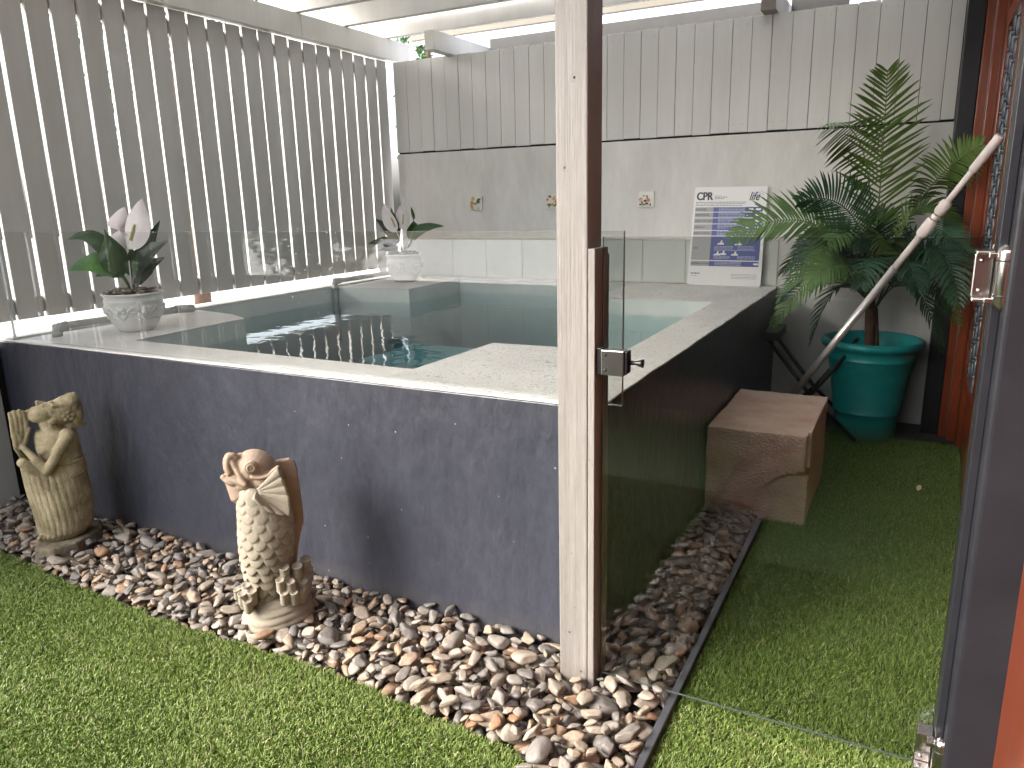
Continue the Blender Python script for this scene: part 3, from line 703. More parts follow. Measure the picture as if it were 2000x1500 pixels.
rt = Matrix.Rotation(R_(-8), 3, 'Y')
b.ell(G(468, 305, .0), (.064, .054, .052), rt); b.ell(G(335, 322, .0), (.064, .040, .036), rt); b.ell(G(400, 300, .0), (.050, .046, .036), rt)
b.capsule(G(225, 335, .0), G(380, 385, -.018), .013, .020); b.capsule(G(225, 335, .0), G(380, 385, .018), .013, .020)   # jaw
b.ell(G(205, 322, .0), (.012, .014, .012))                                           # chin
b.ell(G(238, 292, .0), (.0055, .013, .006)); b.ell(G(224, 303, .0), (.005, .012, .005))   # lips
b.capsule(G(270, 246, .0), G(335, 255, .0), .0075, .006)                              # nose
b.ell(G(272, 262, .0), (.006, .0105, .006))
for v in (-.018, .018):
    b.ell(G(318, 272, v), (.0085, .008, .006)); b.capsule(G(340, 255, v * .5), G(348, 285, v * 1.7), .005, .004, 8)
    b.ell(G(392, 390, v * 2.15), (.016, .006, .011))
b.capsule(G(372, 250, -.030), G(372, 246, .030), .006, .006)                         # hairline band
for k in range(7):                                                                    # combed hair
    v = -.042 + .014 * k; b.capsule(G(388, 246 + abs(k - 3) * 9, v), G(548, 212 + abs(k - 3) * 22, v * .8), .0075, .010)
b.ell(G(520, 255, 0), (.034, .044, .042)); b.capsule(G(440, 222, 0), G(536, 180, 0), .010, .006); b.capsule(G(540, 190, 0), G(572, 270, 0), .010, .012)
b.ell(G(560, 330, .0), (.026, .046, .040)); b.capsule(G(520, 400, 0), G(618, 408, .0), .026, .006)
for k in range(5):
    for v in (-.052,): b.capsule(G(290 + k * 33, 1246 - k * 2, v - .012), G(320 + k * 33, 1222, v + .02), .0078 if k else .010, .009, 10)
fig = remesh(b.build('figure', girl_stone, girl, local=True), .0030, 2)
b = MB()
c0 = G(502, 350, -.056)
for k in range(5):
    a = 2 * math.pi * k / 5 + .3
    b.ell(c0 + Vector((math.cos(a) * .013, -.001, math.sin(a) * .010)), (.010, .0035, .0085), Matrix.Rotation(-a, 3, 'Y'))
b.ell(c0 + Vector((0, -.004, 0)), (.005, .004, .005)); b.build('hair_flower', girl_stone, girl, local=True)
b = MB()
for (yy, vv) in ((765, 0), (658, .0)):
    pth = [sec(yy, 352, 640, 0, .063)]; cxx, _, zz, rx, ry = pth[0]
    b.tube([(cxx + (rx + .003) * math.cos(a), (ry + .003) * math.sin(a), zz + .012 * math.cos(a)) for a in [R_(-150 + 10 * k) for k in range(16)]], .0022, 6)
b.build('sash_cord', girl_stone, girl, local=True)
pl = [G(248, 1310, -.08), G(372, 1310, -.125), G(560, 1260, -.115), G(742, 1150, -.01), G(740, 1100, .09), G(420, 1120, .11), G(262, 1200, .04)]
z1 = .052
b = MB(); n = len(pl); vs = []
for q, (zz, gr_) in enumerate(((-.03, 1.03), (.02, 1.02), (z1 - .008, 1.0), (z1, .965))):
    cxm = sum(p.x for p in pl) / n; cym = sum(p.y for p in pl) / n
    vs += [(cxm + (p.x - cxm) * gr_, cym + (p.y - cym) * gr_, zz + (0.012 if (p.x > .13 and q > 1) else 0)) for p in pl]
b.add(vs, [tuple(range(n))[::-1], tuple(range(3 * n, 4 * n))] + [(q * n + i, q * n + (i + 1) % n, (q + 1) * n + (i + 1) % n, (q + 1) * n + i) for q in range(3) for i in range(n)])
po = b.build('plinth', plinth_stone, girl, local=True); remesh(po, .006, 2)

# ---- fish
Fh = tracer([-0.1586, 0.3707, -0.0474, 0.0258, 0.0139, -0.0018], [0.6378, -0.0453, -0.4162, -0.0047, -0.0324, -0.019], 2.2575, 1.28)
fish = thing('fish_statue', 'cream stone carp statue rearing up open mouthed on the pebbles', 'statue', (-1.66, 1.53, .02), rz=R_(47.33))
def fsec(y, l, r, v, dr):
    p, q = Fh(l, y, v), Fh(r, y, v); rx = abs(q.x - p.x) / 2; return ((p.x + q.x) / 2, v, (p.z + q.z) / 2, rx, rx * dr)
BS = [(1175, 360, 560), (1130, 368, 545), (1100, 358, 548), (1030, 322, 562), (950, 288, 590), (850, 264, 612), (750, 251, 622), (650, 244, 622), (550, 243, 608), (460, 238, 580), (400, 228, 540), (340, 240, 520)]
b = MB(); b.loft([fsec(y, l, r, 0, .84) for y, l, r in BS], 48)
def body_at(y):
    ys = [q[0] for q in BS][::-1]; return float(np.interp(y, ys, [q[1] for q in BS][::-1])), float(np.interp(y, ys, [q[2] for q in BS][::-1]))
row = 0; y = 1120
while y > 395:
    l, r = body_at(y); cx_, _, z_, rx, ry = fsec(y, l, r, 0, .84); nn = max(8, int(round(2 * math.pi * rx / .040)))
    for k in range(nn):
        a = 2 * math.pi * (k + .5 * (row % 2)) / nn
        nv = Vector((math.cos(a) / rx, math.sin(a) / ry, 0)).normalized(); c = Vector((cx_ + rx * math.cos(a), ry * math.sin(a), z_ + .001))
        side = Vector((-nv.y, nv.x, 0)); up = (Vector((0, 0, 1)) - nv * .24).normalized(); nn2 = side.cross(up).normalized()
        M3 = Matrix((side, nn2, up)).transposed()
        b.ell(c + nv * .0012, (math.pi * rx / nn * 1.12, .0050, .029), M3, 18, 8)
    row += 1; y -= 60
bo = remesh(b.build('scaled_body', fish_stone, fish, local=True), .0024, 1, .4)
# head
b = MB()
b.ell(Fh(362, 225, 0), (.060, .052, .053), Matrix.Rotation(R_(25), 3, 'Y')); b.ell(Fh(430, 290, 0), (.052, .056, .050)); b.ell(Fh(290, 235, 0), (.036, .040, .040))
b.ell(Fh(300, 330, 0), (.045, .042, .034)); b.capsule(Fh(340, 380, .0), Fh(300, 420, 0), .042, .036)
b.capsule(Fh(250, 250, 0), Fh(300, 330, 0), .028, .030)
def slab(c, along, half, thick, vh):
    p, q = Fh(c[0] - along[0] * half, c[1] - along[1] * half, 0), Fh(c[0] + along[0] * half, c[1] + along[1] * half, 0)
    t = (q - p); L_ = t.length / 2; t = t.normalized(); nn_ = Vector((0, 1, 0)); ss = t.cross(nn_)
    b.ell((p + q) / 2, (L_, vh, thick), Matrix((t, nn_, ss)).transposed(), 28, 16)
slab((232, 232), (.52, .85), 128, .013, .034)                 # upper jaw
slab((205, 330), (.95, .30), 92, .012, .031)                  # lower jaw
lips = [(212, 156), (188, 144), (163, 150), (152, 175), (150, 205), (156, 240), (168, 262)]
for v in (-.016, -.008, 0, .008, .016):
    k_ = math.cos(v * 60)
    for i in range(len(lips) - 1): b.capsule(Fh(lips[i][0] + (1 - k_) * 30, lips[i][1], v), Fh(lips[i + 1][0] + (1 - k_) * 30, lips[i + 1][1], v), .0095, .0095, 10)
up2 = [(196, 170), (212, 205), (232, 250), (258, 300), (290, 348)]
for sg_ in (-1, 1):
    for i in range(len(up2) - 1): b.capsule(Fh(*up2[i], sg_ * (.014 + .007 * i)), Fh(*up2[i + 1], sg_ * (.021 + .007 * i)), .0085, .0085, 10)
lo = [(130, 300), (160, 312), (205, 322), (250, 338), (290, 352)]
for sg_ in (-1, 1):
    for i in range(len(lo) - 1): b.capsule(Fh(*lo[i], sg_ * (.004 + .010 * i)), Fh(*lo[i + 1], sg_ * (.014 + .010 * i)), .0085, .0085, 10)
b.capsule(Fh(136, 300, -.008), Fh(136, 300, .008), .0095, .0095, 10)
b.capsule(Fh(170, 330, 0), Fh(250, 410, 0), .012, .034); b.capsule(Fh(260, 185, 0), Fh(300, 210, 0), .026, .036); b.capsule(Fh(230, 350, 0), Fh(300, 400, 0), .020, .038)
b.capsule(Fh(175, 250, 0), Fh(250, 300, 0), .007, .012)                               # tongue
eye = Fh(330, 232, -.052)
for r_, t_ in ((.0175, .0026), (.0105, .0026)):
    b.tube([eye + Vector((r_ * math.cos(a), -.0035 - (.0035 if r_ < .015 else 0), r_ * math.sin(a))) for a in [2 * math.pi * k / 24 for k in range(25)]], t_, 8, False)
b.ell(eye + Vector((0, .004, 0)), (.020, .010, .020)); b.ell(eye + Vector((0, -.004, 0)), (.006, .005, .006))
gl_ = [(340, 300), (370, 306), (410, 303), (455, 288), (490, 252), (522, 228)]
for i in range(5): b.capsule(Fh(*gl_[i], -.049 - .004 * i), Fh(*gl_[i + 1], -.053 - .004 * i), .006, .006, 8)
remesh(b.build('head', fish_head, fish, local=True), .0024, 2, .4)
# pectoral fins, near and far side
def fin(vsgn):
    b = MB(); root = (360, 405)
    rim = [(522, 230), (545, 280), (562, 330), (585, 385), (604, 440), (612, 510), (612, 580), (540, 572), (470, 548), (400, 500), (345, 450)]
    N_ = 56; M_ = 14; vs = []
    for j in range(M_ + 1):
        t = j / M_
        for i in range(N_ + 1):
            s = i / N_ * (len(rim) - 1); k = min(int(s), len(rim) - 2); f = s - k
            rx_, ry_ = rim[k][0] * (1 - f) + rim[k + 1][0] * f, rim[k][1] * (1 - f) + rim[k + 1][1] * f
            x_, y_ = root[0] + (rx_ - root[0]) * (.12 + .88 * t), root[1] + (ry_ - root[1]) * (.12 + .88 * t)
            v = -.056 - .024 * t - .0028 * abs(math.sin(i / N_ * math.pi * 8)) * (.3 + t)
            vs.append(Fh(x_, y_, v * vsgn))
    W = N_ + 1
    b.add(vs, [(j * W + i, j * W + i + 1, (j + 1) * W + i + 1, (j + 1) * W + i) for j in range(M_) for i in range(N_)], True)
    o = b.build('pectoral_fin', fish_stone, fish, local=True); s = o.modifiers.new('sol', 'SOLIDIFY'); s.thickness = .009; s.offset = 0
fin(1); fin(-1)
b = MB()
dp = [(500, 182), (560, 172), (600, 165), (640, 182), (662, 240), (668, 300), (684, 400), (694, 480), (703, 560), (706, 610), (690, 665), (676, 730), (664, 800), (655, 905), (560, 1000), (540, 700), (500, 400)]
b.plate([Fh(x_, y_, .022) for x_, y_ in dp], (0, 1, 0), .026)
o = b.build('dorsal_fin', fish_head, fish, local=True, bevel=.005, seg=3)
for yy in (305, 385, 465, 545):
    b = MB(); b.tube([Fh(565, yy - 5, .0085), Fh(620, yy, .0085), Fh(666 + (yy - 300) * .12, yy + 8, .0085)], .0016, 6).build('fin_ray', fish_head, fish, local=True)
# base
b = MB(); sw = []
for k in range(26):
    t = k / 25; yy = 1395 - t * 275; l = np.interp(yy, [1120, 1180, 1250, 1340, 1395], [372, 300, 268, 264, 300]); r = np.interp(yy, [1120, 1180, 1250, 1340, 1395], [690, 755, 782, 772, 700])
    p, q = Fh(l, yy, 0), Fh(r, yy, 0); rx = abs(q.x - p.x) / 2; sw.append(((p.x + q.x) / 2, 0.01, (p.z + q.z) / 2, rx, rx * .82 ))
zz0, zz1 = sw[0][2], sw[-1][2]
sw = [(a_[0], a_[1], zz0 - .012 + (a_[2] - zz0) * 1.05, a_[3], a_[4]) for a_ in sw]
b.loft(sw, 96, lambda a, z: .006 * abs(math.sin(z * 140 + 1.5 * math.sin(a * 2) + a)) ** .5)
remesh(b.build('wave_base', fish_stone, fish, local=True), .0025, 0)
b = MB()
for (x_, y_, v, r_) in ((570, 985, -.052, 43), (662, 975, -.04, 44), (722, 925, -.005, 46), (745, 985, .0, 38), (540, 1070, -.066, 36), (615, 1080, -.066, 38), (702, 1080, -.045, 42), (568, 1160, -.072, 36), (640, 1155, -.072, 36), (735, 1040, -.015, 36), (690, 1140, -.055, 36),
                         (232, 1128, -.020, 30), (300, 1105, -.025, 38), (268, 1165, -.045, 34), (310, 1215, -.055, 36), (340, 1150, -.045, 40)):
    c = Fh(x_, y_, v); R0 = r_ * .00038; tip = Matrix.Rotation(R_(14), 3, 'X')
    prof = [(.0001, -R0 * 2.1), (R0 * .8, -R0 * 2.0)]
    for k in range(9): prof.append((R0 * (.88 + .10 * (k % 2)), -R0 * 1.8 + k * R0 * .38))
    prof += [(R0 * 1.06, R0 * 1.35), (R0 * .95, R0 * 1.55), (R0 * .5, R0 * 1.3), (.0001, R0 * 1.2)]
    b.lathe(c, prof, 22, tip)
b.ell(Fh(640, 1080, -.02), (.05, .036, .06)); b.ell(Fh(300, 1170, -.012), (.026, .03, .038))
remesh(b.build('coral', fish_stone, fish, local=True), .0026, 1, .4)

# ================================================================ SANDSTONE BLOCK
blk = thing('sandstone_block', 'rough pinkish sandstone block with a chipped corner on the lawn', 'stone block', (-.49, 3.3, 0))
def make_block():
    from mathutils import noise
    X0, X1, Y0, Y1, Z1 = -.686, -.288, 2.985, 3.66, .378
    N_ = 58; V = []; F = []; key = {}
    def vert(x, y, z):
        k = (round(x, 5), round(y, 5), round(z, 5))
        if k not in key: key[k] = len(V); V.append(k)
        return key[k]
    lx, ly, lz = np.linspace(X0, X1, 40), np.linspace(Y0, Y1, 50), np.linspace(-.03, Z1, 40)
    for A, B, f_ in ((lx, lz, lambda a, b_: (a, Y0, b_)), (lx, lz, lambda a, b_: (a, Y1, b_)), (ly, lz, lambda a, b_: (X0, a, b_)), (ly, lz, lambda a, b_: (X1, a, b_)), (lx, ly, lambda a, b_: (a, b_, Z1))):
        for i in range(len(A) - 1):
            for j in range(len(B) - 1): F.append([vert(*f_(A[i], B[j])), vert(*f_(A[i + 1], B[j])), vert(*f_(A[i + 1], B[j + 1])), vert(*f_(A[i], B[j + 1]))])
    out = []
    for (x, y, z) in V:
        p = Vector((x, y, z)); c = Vector(((X0 + X1) / 2, (Y0 + Y1) / 2, Z1 / 2))
        n1 = noise.fractal(p * 9, 1, 2, 4) * .004 + noise.fractal(p * 40, 1, 2, 3) * .0016
        edge = sum(1 for d in (abs(x - X0), abs(x - X1), abs(y - Y0), abs(y - Y1), abs(z - Z1)) if d < .008)
        pull = (.0025 + .005 * max(0, noise.noise(p * 22))) if edge >= 2 else 0
        q = p + (p - c).normalized() * n1 - (p - c).normalized() * pull
        # spalled lower right of the front face
        if y < Y0 + .06:
            t = (x - X0) / (X1 - X0); crack = .098 + .13 * (1 - (1 - max(0, (t - .48)) / .52) ** 2.2) + .006 * noise.noise(p * 30)
            if t > .48 and z < crack:
                dpt = .026 * min(1, (t - .46) / .3) * min(1, (crack - z) / .008) * (.45 + .55 * min(1, max(0, z / .10)))
                q.y += dpt
            if t > .90 and z > .19: q.y += .012 * (t - .90) / .1; q.x -= .012 * (t - .9) / .1
            if .2 < t < .5 and abs(z - Z1) < .02: q.z -= .004 * abs(noise.noise(p * 50))
        out.append(q)
    b = MB(); b.add(out, F, True); o = b.build('stone', sand_stone, blk)
    m = o.modifiers.new('es', 'EDGE_SPLIT'); m.split_angle = R_(38)
make_block()

# ================================================================ POTS
def lily_pot(loc, H, R, label, group='white relief pots on the pool coping'):
    t = thing('ceramic_pot', label, 'plant pot', loc, group)
    x, y, z = loc
    pr = [(.0001, .001), (R * .55, .0), (R * .60, .004), (R * .74, H * .16), (R * .87, H * .36), (R * .945, H * .55), (R * .965, H * .68), (R * .955, H * .76), (R * .975, H * .775), (R * .975, H * .80), (R * .95, H * .815), (R * .945, H * .90), (R * .97, H * .93), (R * 1.02, H * .955), (R * 1.03, H * .98), (R * 1.0, H), (R * .95, H * .985), (R * .90, H * .90), (R * .86, H * .6), (.0001, H * .5)]
    MB().lathe((x, y, z), pr, 72).build('body', pot_white, t)
    b = MB()
    rad = lambda h: float(np.interp(h, [p[1] for p in pr[:12]], [p[0] for p in pr[:12]]))
    def on(a, h, o_=0): r = rad(h) + o_; return Vector((x + r * math.cos(a), y + r * math.sin(a), z + h))
    nsw = 7
    for k in range(nsw):
        a0 = 2 * math.pi * k / nsw; da = 2 * math.pi / nsw
        P = [on(a0 + da * f, H * (.50 + .15 * math.sin(2 * math.pi * f)), .0005) for f in np.linspace(0, 1, 22)]
        b.tube(P, .0048 * H / .16, 6)
        P = [on(a0 + da * .22 + .16 * (1 - s * .8) * math.cos(s * 7), H * .60 - H * .10 * (1 - s * .8) * math.sin(s * 7), .0005) for s in np.linspace(0, 1, 16)]
        b.tube(P, .0040 * H / .16, 6)
        for q, (fa, fh) in enumerate(((.70, .62), (.78, .60), (.86, .62), (.66, .53), (.9, .53))):
            c = on(a0 + da * fa, H * fh); b.ell(c, (.010 * H / .16, .010 * H / .16, .011 * H / .16), None, 10, 6)
        for q in range(3):
            c = on(a0 + da * (.30 + .08 * q), H * (.39 - .03 * q)); b.ell(c, (.006 * H / .16, .006 * H / .16, .005 * H / .16), None, 10, 6)
    b.tube([on(a, H * .33, .0) for a in np.linspace(0, 2 * math.pi, 49)], .0018, 6, False)
    b.build('relief', pot_white, t)
    return t
def pot_stones(loc, R, n, label, pink=False):
    V_, F_, A_ = [], [], []; off = 0
    for k in range(n):
        a = random.uniform(0, 6.28); r = R * math.sqrt(random.random()) * .93; s = random.uniform(.008, .017)
        V = SH[k % 16] * np.array([s, s * .75, s * .5]); th = random.uniform(0, 3.14); ct, st = math.cos(th), math.sin(th)
        V = V @ np.array([[ct, -st, 0], [st, ct, 0], [0, 0, 1]]).T + np.array([loc[0] + r * math.cos(a), loc[1] + r * math.sin(a), loc[2] + .012 * (1 - (r / R) ** 2) + random.uniform(-.004, .008)])
        V_.append(V); F_.append(IF + off); off += len(V); A_.append(np.full(len(V), random.uniform(.35, .80) if pink else random.uniform(.2, .52)))
    o = np_mesh('pot_stones', np.concatenate(V_), None, np.concatenate(F_), pebble_m, True, np.concatenate(A_)); tag(o, label, 'stones', kind='stuff')
    MB().lathe((loc[0], loc[1], loc[2] - .006), [(.0001, .004), (R * .98, 0)], 32).build('soil', soil, None)['kind'] = 'structure'

def leaf(b, p0, p1, p2, wd, roll=0, cup=.18, nseg=14, tipw=1.0, wave=.0):
    """pointed leaf along a quadratic curve, folded slightly at the midrib, with a stalk"""
    p0, p1, p2 = Vector(p0), Vector(p1), Vector(p2); vs = []; fs = []
    W = 7
    for i in range(nseg + 1):
        t = i / nseg; p = p0 * (1 - t) ** 2 + p1 * 2 * t * (1 - t) + p2 * t * t
        tg = ((p1 - p0) * 2 * (1 - t) + (p2 - p1) * 2 * t).normalized()
        sd_ = tg.cross(Vector((0, 0, 1))); sd_ = sd_.normalized() if sd_.length > .05 else Vector((1, 0, 0))
        sd_ = (Matrix.Rotation(roll, 3, tg) @ sd_); nm = sd_.cross(tg)
        w = wd * (math.sin(math.pi * min(1, t ** .72)) ** .8 * (1 - .25 * t) + .02)
        for j in range(W):
            s = (j / (W - 1)) * 2 - 1
            vs.append(p + sd_ * s * w + nm * (abs(s) ** 1.3 * w * cup + wave * w * math.sin(t * 22 + s * 2) * abs(s)) + nm * (-.0015 if j == W // 2 else 0))
    for i in range(nseg):
        for j in range(W - 1): fs.append((i * W + j, i * W + j + 1, (i + 1) * W + j + 1, (i + 1) * W + j))
    b.add(vs, fs, True)
def stem(b, p0, p1, r0=.0028, r1=.0018):
    p0, p1 = Vector(p0), Vector(p1); m = (p0 + p1) / 2 + Vector((0, 0, .015)); b.tube([p0, (p0 + m) / 2 + Vector((0, 0, .003)), m, (m + p1) / 2, p1], [r0, r0, (r0 + r1) / 2, r1, r1], 6)
vr = Vector((.81, .585, 0)) # a direction along the picture plane
def lily(loc, label, leaves, flowers):
    t = thing('peace_lily', label, 'plant', loc)
    L0 = Vector(loc)
    for (m_, bs, mid, tip, w_, roll) in leaves:
        a_, c_, d_ = L0 + Vector(bs), L0 + Vector(mid), L0 + Vector(tip)
        b = MB(); st = a_ + (c_ - a_) * .35; leaf(b, st, c_, d_, w_ * 1.15, roll, wave=.05); stem(b, L0 + Vector((bs[0] * .3, bs[1] * .3, 0)), st); b.build('leaf', m_, t)
    for (bs, tip, w_, roll, sp) in flowers:
        a_, d_ = L0 + Vector(bs), L0 + Vector(tip); b = MB(); mid = (a_ + d_) / 2 + Vector(sp)
        leaf(b, a_, mid, d_, w_ * 1.12, roll, cup=-.34, nseg=18); stem(b, L0, a_, .003, .0025); f = b.build('flower', spathe, t)
        c = a_ + (d_ - a_) * .18; n_ = Vector((.75, -.62, .2)) * .012
        s = MB().capsule(c + n_, c + (d_ - a_) * .28 + n_ * 1.3, .0055, .0045, 10); s.build('spadix', spadix_m, f)
    return t
def VR(u, z, d=0): u, z, d = u * 1.13, z * 1.13, d * 1.13; return (vr.x * u - .585 * d, vr.y * u + .81 * d, z)   # u right in the picture, d away
LP = (-3.10, 2.19, PZ + .001)
lily_pot(LP, .172, .126, 'larger white pot with scroll relief on the near left pool ledge')
ls = (LP[0], LP[1], PZ + .172)
pot_stones(ls, .112, 75, 'tan and pink stones in the near left pot', True)
lily((ls[0], ls[1], ls[2] + .005), 'artificial peace lily with two pale pink flowers in the near pot', [
    (lily_leaf, VR(-.02, .02), VR(-.10, .26), VR(-.21, .205), .038, -.9), (lily_bright, VR(-.02, .02), VR(-.075, .15, -.04), VR(-.205, .09, -.05), .052, -1.1),
    (lily_leaf, VR(-.01, .03), VR(-.045, .15, -.05), VR(-.06, .245, -.03), .056, 1.5), (lily_bright, VR(-.02, .03), VR(-.05, .10, .02), VR(-.13, .06, .0), .034, -1.0),
    (lily_dark, VR(.02, .02), VR(.06, .15, -.02), VR(.165, .19, -.02), .046, 1.1), (lily_dark, VR(.02, .02), VR(.05, .08, -.03), VR(.15, .13, -.03), .042, 1.1),
    (lily_dark, VR(.01, .02), VR(.045, .05, -.03), VR(.10, .075, -.03), .030, 1.1), (lily_leaf, VR(.01, .03), VR(.05, .15, .05), VR(.12, .27, .07), .032, 1.2),
    (lily_dark, VR(.02, .03), VR(.02, .13, .05), VR(.04, .19, .08), .030, 1.2), (lily_leaf, VR(.0, .03), VR(.02, .10, .0), VR(.015, .19, .0), .030, 1.5)],
    [(VR(.010, .165, -.01), VR(.085, .355, .0), .056, 1.35, VR(.02, -.0, -.02)), (VR(-.005, .17, .03), VR(.0, .325, .05), .056, 1.5, VR(-.045, .0, .0))])
RP = (-3.13, 4.31, PZ + .001)
lily_pot(RP, .190, .124, 'smaller looking white pot with scroll relief on the far left pool ledge')
ls = (RP[0], RP[1], PZ + .190)
pot_stones(ls, .112, 75, 'grey stones in the far left pot')
lily((ls[0], ls[1], ls[2] + .005), 'artificial peace lily with two white flowers in the far pot', [
    (lily_leaf, VR(.01, .02), VR(.10, .17), VR(.255, .155), .040, 1.0), (lily_dark, VR(-.01, .02), VR(-.06, .13, -.03), VR(-.155, .21, -.04), .044, -1.2),
    (lily_dark, VR(-.01, .02), VR(-.09, .09, -.05), VR(-.21, .065, -.05), .038, -1.0), (lily_dark, VR(-.01, .01), VR(-.07, .05, -.03), VR(-.16, .02, -.03), .034, -1.0),
    (lily_leaf, VR(.02, .04), VR(.085, .14, .02), VR(.06, .275, .03), .044, 1.3), (lily_leaf, VR(-.01, .06), VR(-.05, .16, -.02), VR(-.06, .275, -.01), .034, 1.5),
    (lily_dark, VR(.01, .02), VR(.05, .05, -.03), VR(.065, .10, -.03), .020, .8)],
    [(VR(.0, .14, -.01), VR(.015, .335, .0), .050, 1.45, VR(.012, 0, 0)), (VR(-.035, .13, -.02), VR(-.10, .30, -.03), .042, 1.4, VR(-.03, .0, .0))])

# teal planter
tp = thing('teal_planter', 'large teal plastic planter pot in the corner behind the block', 'planter', (-.15, 4.40, 0))
pr = [(.0001, .004), (.150, .004), (.152, .012), (.158, .10), (.163, .135), (.172, .140), (.172, .150), (.168, .155), (.198, .36), (.212, .43), (.218, .434), (.218, .442), (.214, .446), (.222, .485), (.236, .492), (.250, .500), (.255, .515), (.252, .530), (.240, .538), (.226, .535), (.215, .50), (.20, .42), (.17, .20), (.0001, .20)]
MB().lathe((-.15, 4.40, .002), pr, 72).build('body', teal, tp)
b = MB()
for k in range(26):
    z = .165 + k * .0104; R0 = float(np.interp(z, [.155, .36, .43], [.168, .198, .212]))
    b.tube([(-.15 + (R0 + .0004) * math.cos(a), 4.40 + (R0 + .0004) * math.sin(a), z + .004 * math.sin(a * 9 + k * .5)) for a in np.linspace(0, 2 * math.pi, 109)], .0016, 5, False)
b.build('relief_band', teal, tp)

# palm
palm = thing('artificial_palm', 'artificial palm with arching green fronds standing in the teal planter', 'plant', (-.16, 4.40, .2))
MB().tube([(-.155, 4.40, .201), (-.16, 4.40, .45), (-.170, 4.39, .66), (-.182, 4.385, .84)], [.030, .026, .027, .018], 12).build('trunk', trunk_mat, palm)
MB().tube([(-.115, 4.42, .201), (-.125, 4.41, .45), (-.15, 4.40, .70)], [.018, .016, .012], 10).build('trunk', trunk_mat, palm)
def frond(P, m_, npair=34, ll=.19, roll=0.0, side=None, droop=.35, fwd=.55, start=.22, wid=.0062, vfold=.25):
    P = [Vector(p) for p in P]; c1 = P[1] * 2 - (P[0] + P[2]) * .5; b = MB()
    pos = lambda t: P[0] * (1 - t) ** 2 + c1 * 2 * t * (1 - t) + P[2] * t * t
    tan = lambda t: ((c1 - P[0]) * 2 * (1 - t) + (P[2] - c1) * 2 * t).normalized()
    b.tube([pos(t) for t in np.linspace(0, 1, 14)], list(np.linspace(.0050, .0014, 14)), 6)
    r = random.Random(int(P[2].x * 1000) + 77)
    for k in range(npair):
        t = start + (1 - start) * (k + .5) / npair; p = pos(t); tg = tan(t)
        if side is None:
            s0 = tg.cross(Vector((0, 0, 1))); s0 = s0.normalized() if s0.length > .15 else Vector((.88, .47, 0))
        else: s0 = Vector(side)
        s0 = (s0 - tg * s0.dot(tg)).normalized(); s0 = Matrix.Rotation(roll, 3, tg) @ s0; nm = s0.cross(tg).normalized()
        if nm.z < 0 and side is None and abs(roll) < .8: nm = -nm
        L_ = ll * 1.05 * (math.sin(math.pi * min(1, .16 + .80 * ((t - start) / (1 - start)) ** .8)) ** .7) * r.uniform(.85, 1.1)
        for sg in (-1, 1):
            f_ = fwd * r.uniform(.8, 1.2) + .5 * max(0, (t - .75)) * 3
            d = (s0 * sg + tg * f_ + nm * (vfold + r.uniform(-.12, .12))).normalized(); n2 = d.cross(tg).normalized(); wv = d.cross(n2).normalized()
            q = p.copy(); vs = []; NS = 6
            for i in range(NS + 1):
                u = i / NS; ww = .98 * wid * (math.sin(math.pi * min(1, .12 + .88 * u)) ** .6) * (1 if u < .98 else .05)
                vs += [q - wv * ww, q + n2 * ww * .35, q + wv * ww]
                d = (d + Vector((0, 0, -1)) * droop * .16 * r.uniform(.6, 1.4) + tg * .05).normalized(); q = q + d * (L_ / NS)
            fs = []
            for i in range(NS): fs += [(i * 3, i * 3 + 1, i * 3 + 4, i * 3 + 3), (i * 3 + 1, i * 3 + 2, i * 3 + 5, i * 3 + 4)]
            b.add(vs, fs, True)
    return b.build('frond', m_, palm)
SV = (.88, .47, 0)
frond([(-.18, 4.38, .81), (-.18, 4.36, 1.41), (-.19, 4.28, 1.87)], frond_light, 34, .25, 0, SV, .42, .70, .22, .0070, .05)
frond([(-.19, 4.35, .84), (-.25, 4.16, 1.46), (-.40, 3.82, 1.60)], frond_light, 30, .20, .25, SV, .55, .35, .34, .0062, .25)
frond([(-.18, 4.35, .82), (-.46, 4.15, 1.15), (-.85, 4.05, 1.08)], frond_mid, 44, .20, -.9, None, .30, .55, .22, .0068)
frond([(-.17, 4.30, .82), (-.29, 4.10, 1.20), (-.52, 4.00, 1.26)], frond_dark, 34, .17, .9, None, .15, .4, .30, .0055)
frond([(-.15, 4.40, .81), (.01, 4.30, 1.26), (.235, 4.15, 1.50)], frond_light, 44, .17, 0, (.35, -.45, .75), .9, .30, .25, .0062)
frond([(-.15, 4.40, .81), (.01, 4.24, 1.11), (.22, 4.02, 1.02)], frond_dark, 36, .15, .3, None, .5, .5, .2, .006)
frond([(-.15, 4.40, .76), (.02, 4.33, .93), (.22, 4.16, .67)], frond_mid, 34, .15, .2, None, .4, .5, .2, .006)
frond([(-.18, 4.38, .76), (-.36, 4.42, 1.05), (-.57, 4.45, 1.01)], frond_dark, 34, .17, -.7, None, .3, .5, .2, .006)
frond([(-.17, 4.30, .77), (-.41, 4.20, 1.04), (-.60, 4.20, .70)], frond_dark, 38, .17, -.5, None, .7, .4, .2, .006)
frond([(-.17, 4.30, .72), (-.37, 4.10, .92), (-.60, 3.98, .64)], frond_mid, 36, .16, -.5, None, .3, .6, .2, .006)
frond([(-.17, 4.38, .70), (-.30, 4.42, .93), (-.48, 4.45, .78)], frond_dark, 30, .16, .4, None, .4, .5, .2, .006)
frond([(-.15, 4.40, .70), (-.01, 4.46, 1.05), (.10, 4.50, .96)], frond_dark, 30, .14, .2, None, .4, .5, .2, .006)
frond([(-.14, 4.35, .72), (.01, 4.15, .85), (.16, 3.98, .56)], frond_dark, 32, .15, -.3, None, .4, .6, .2, .006)
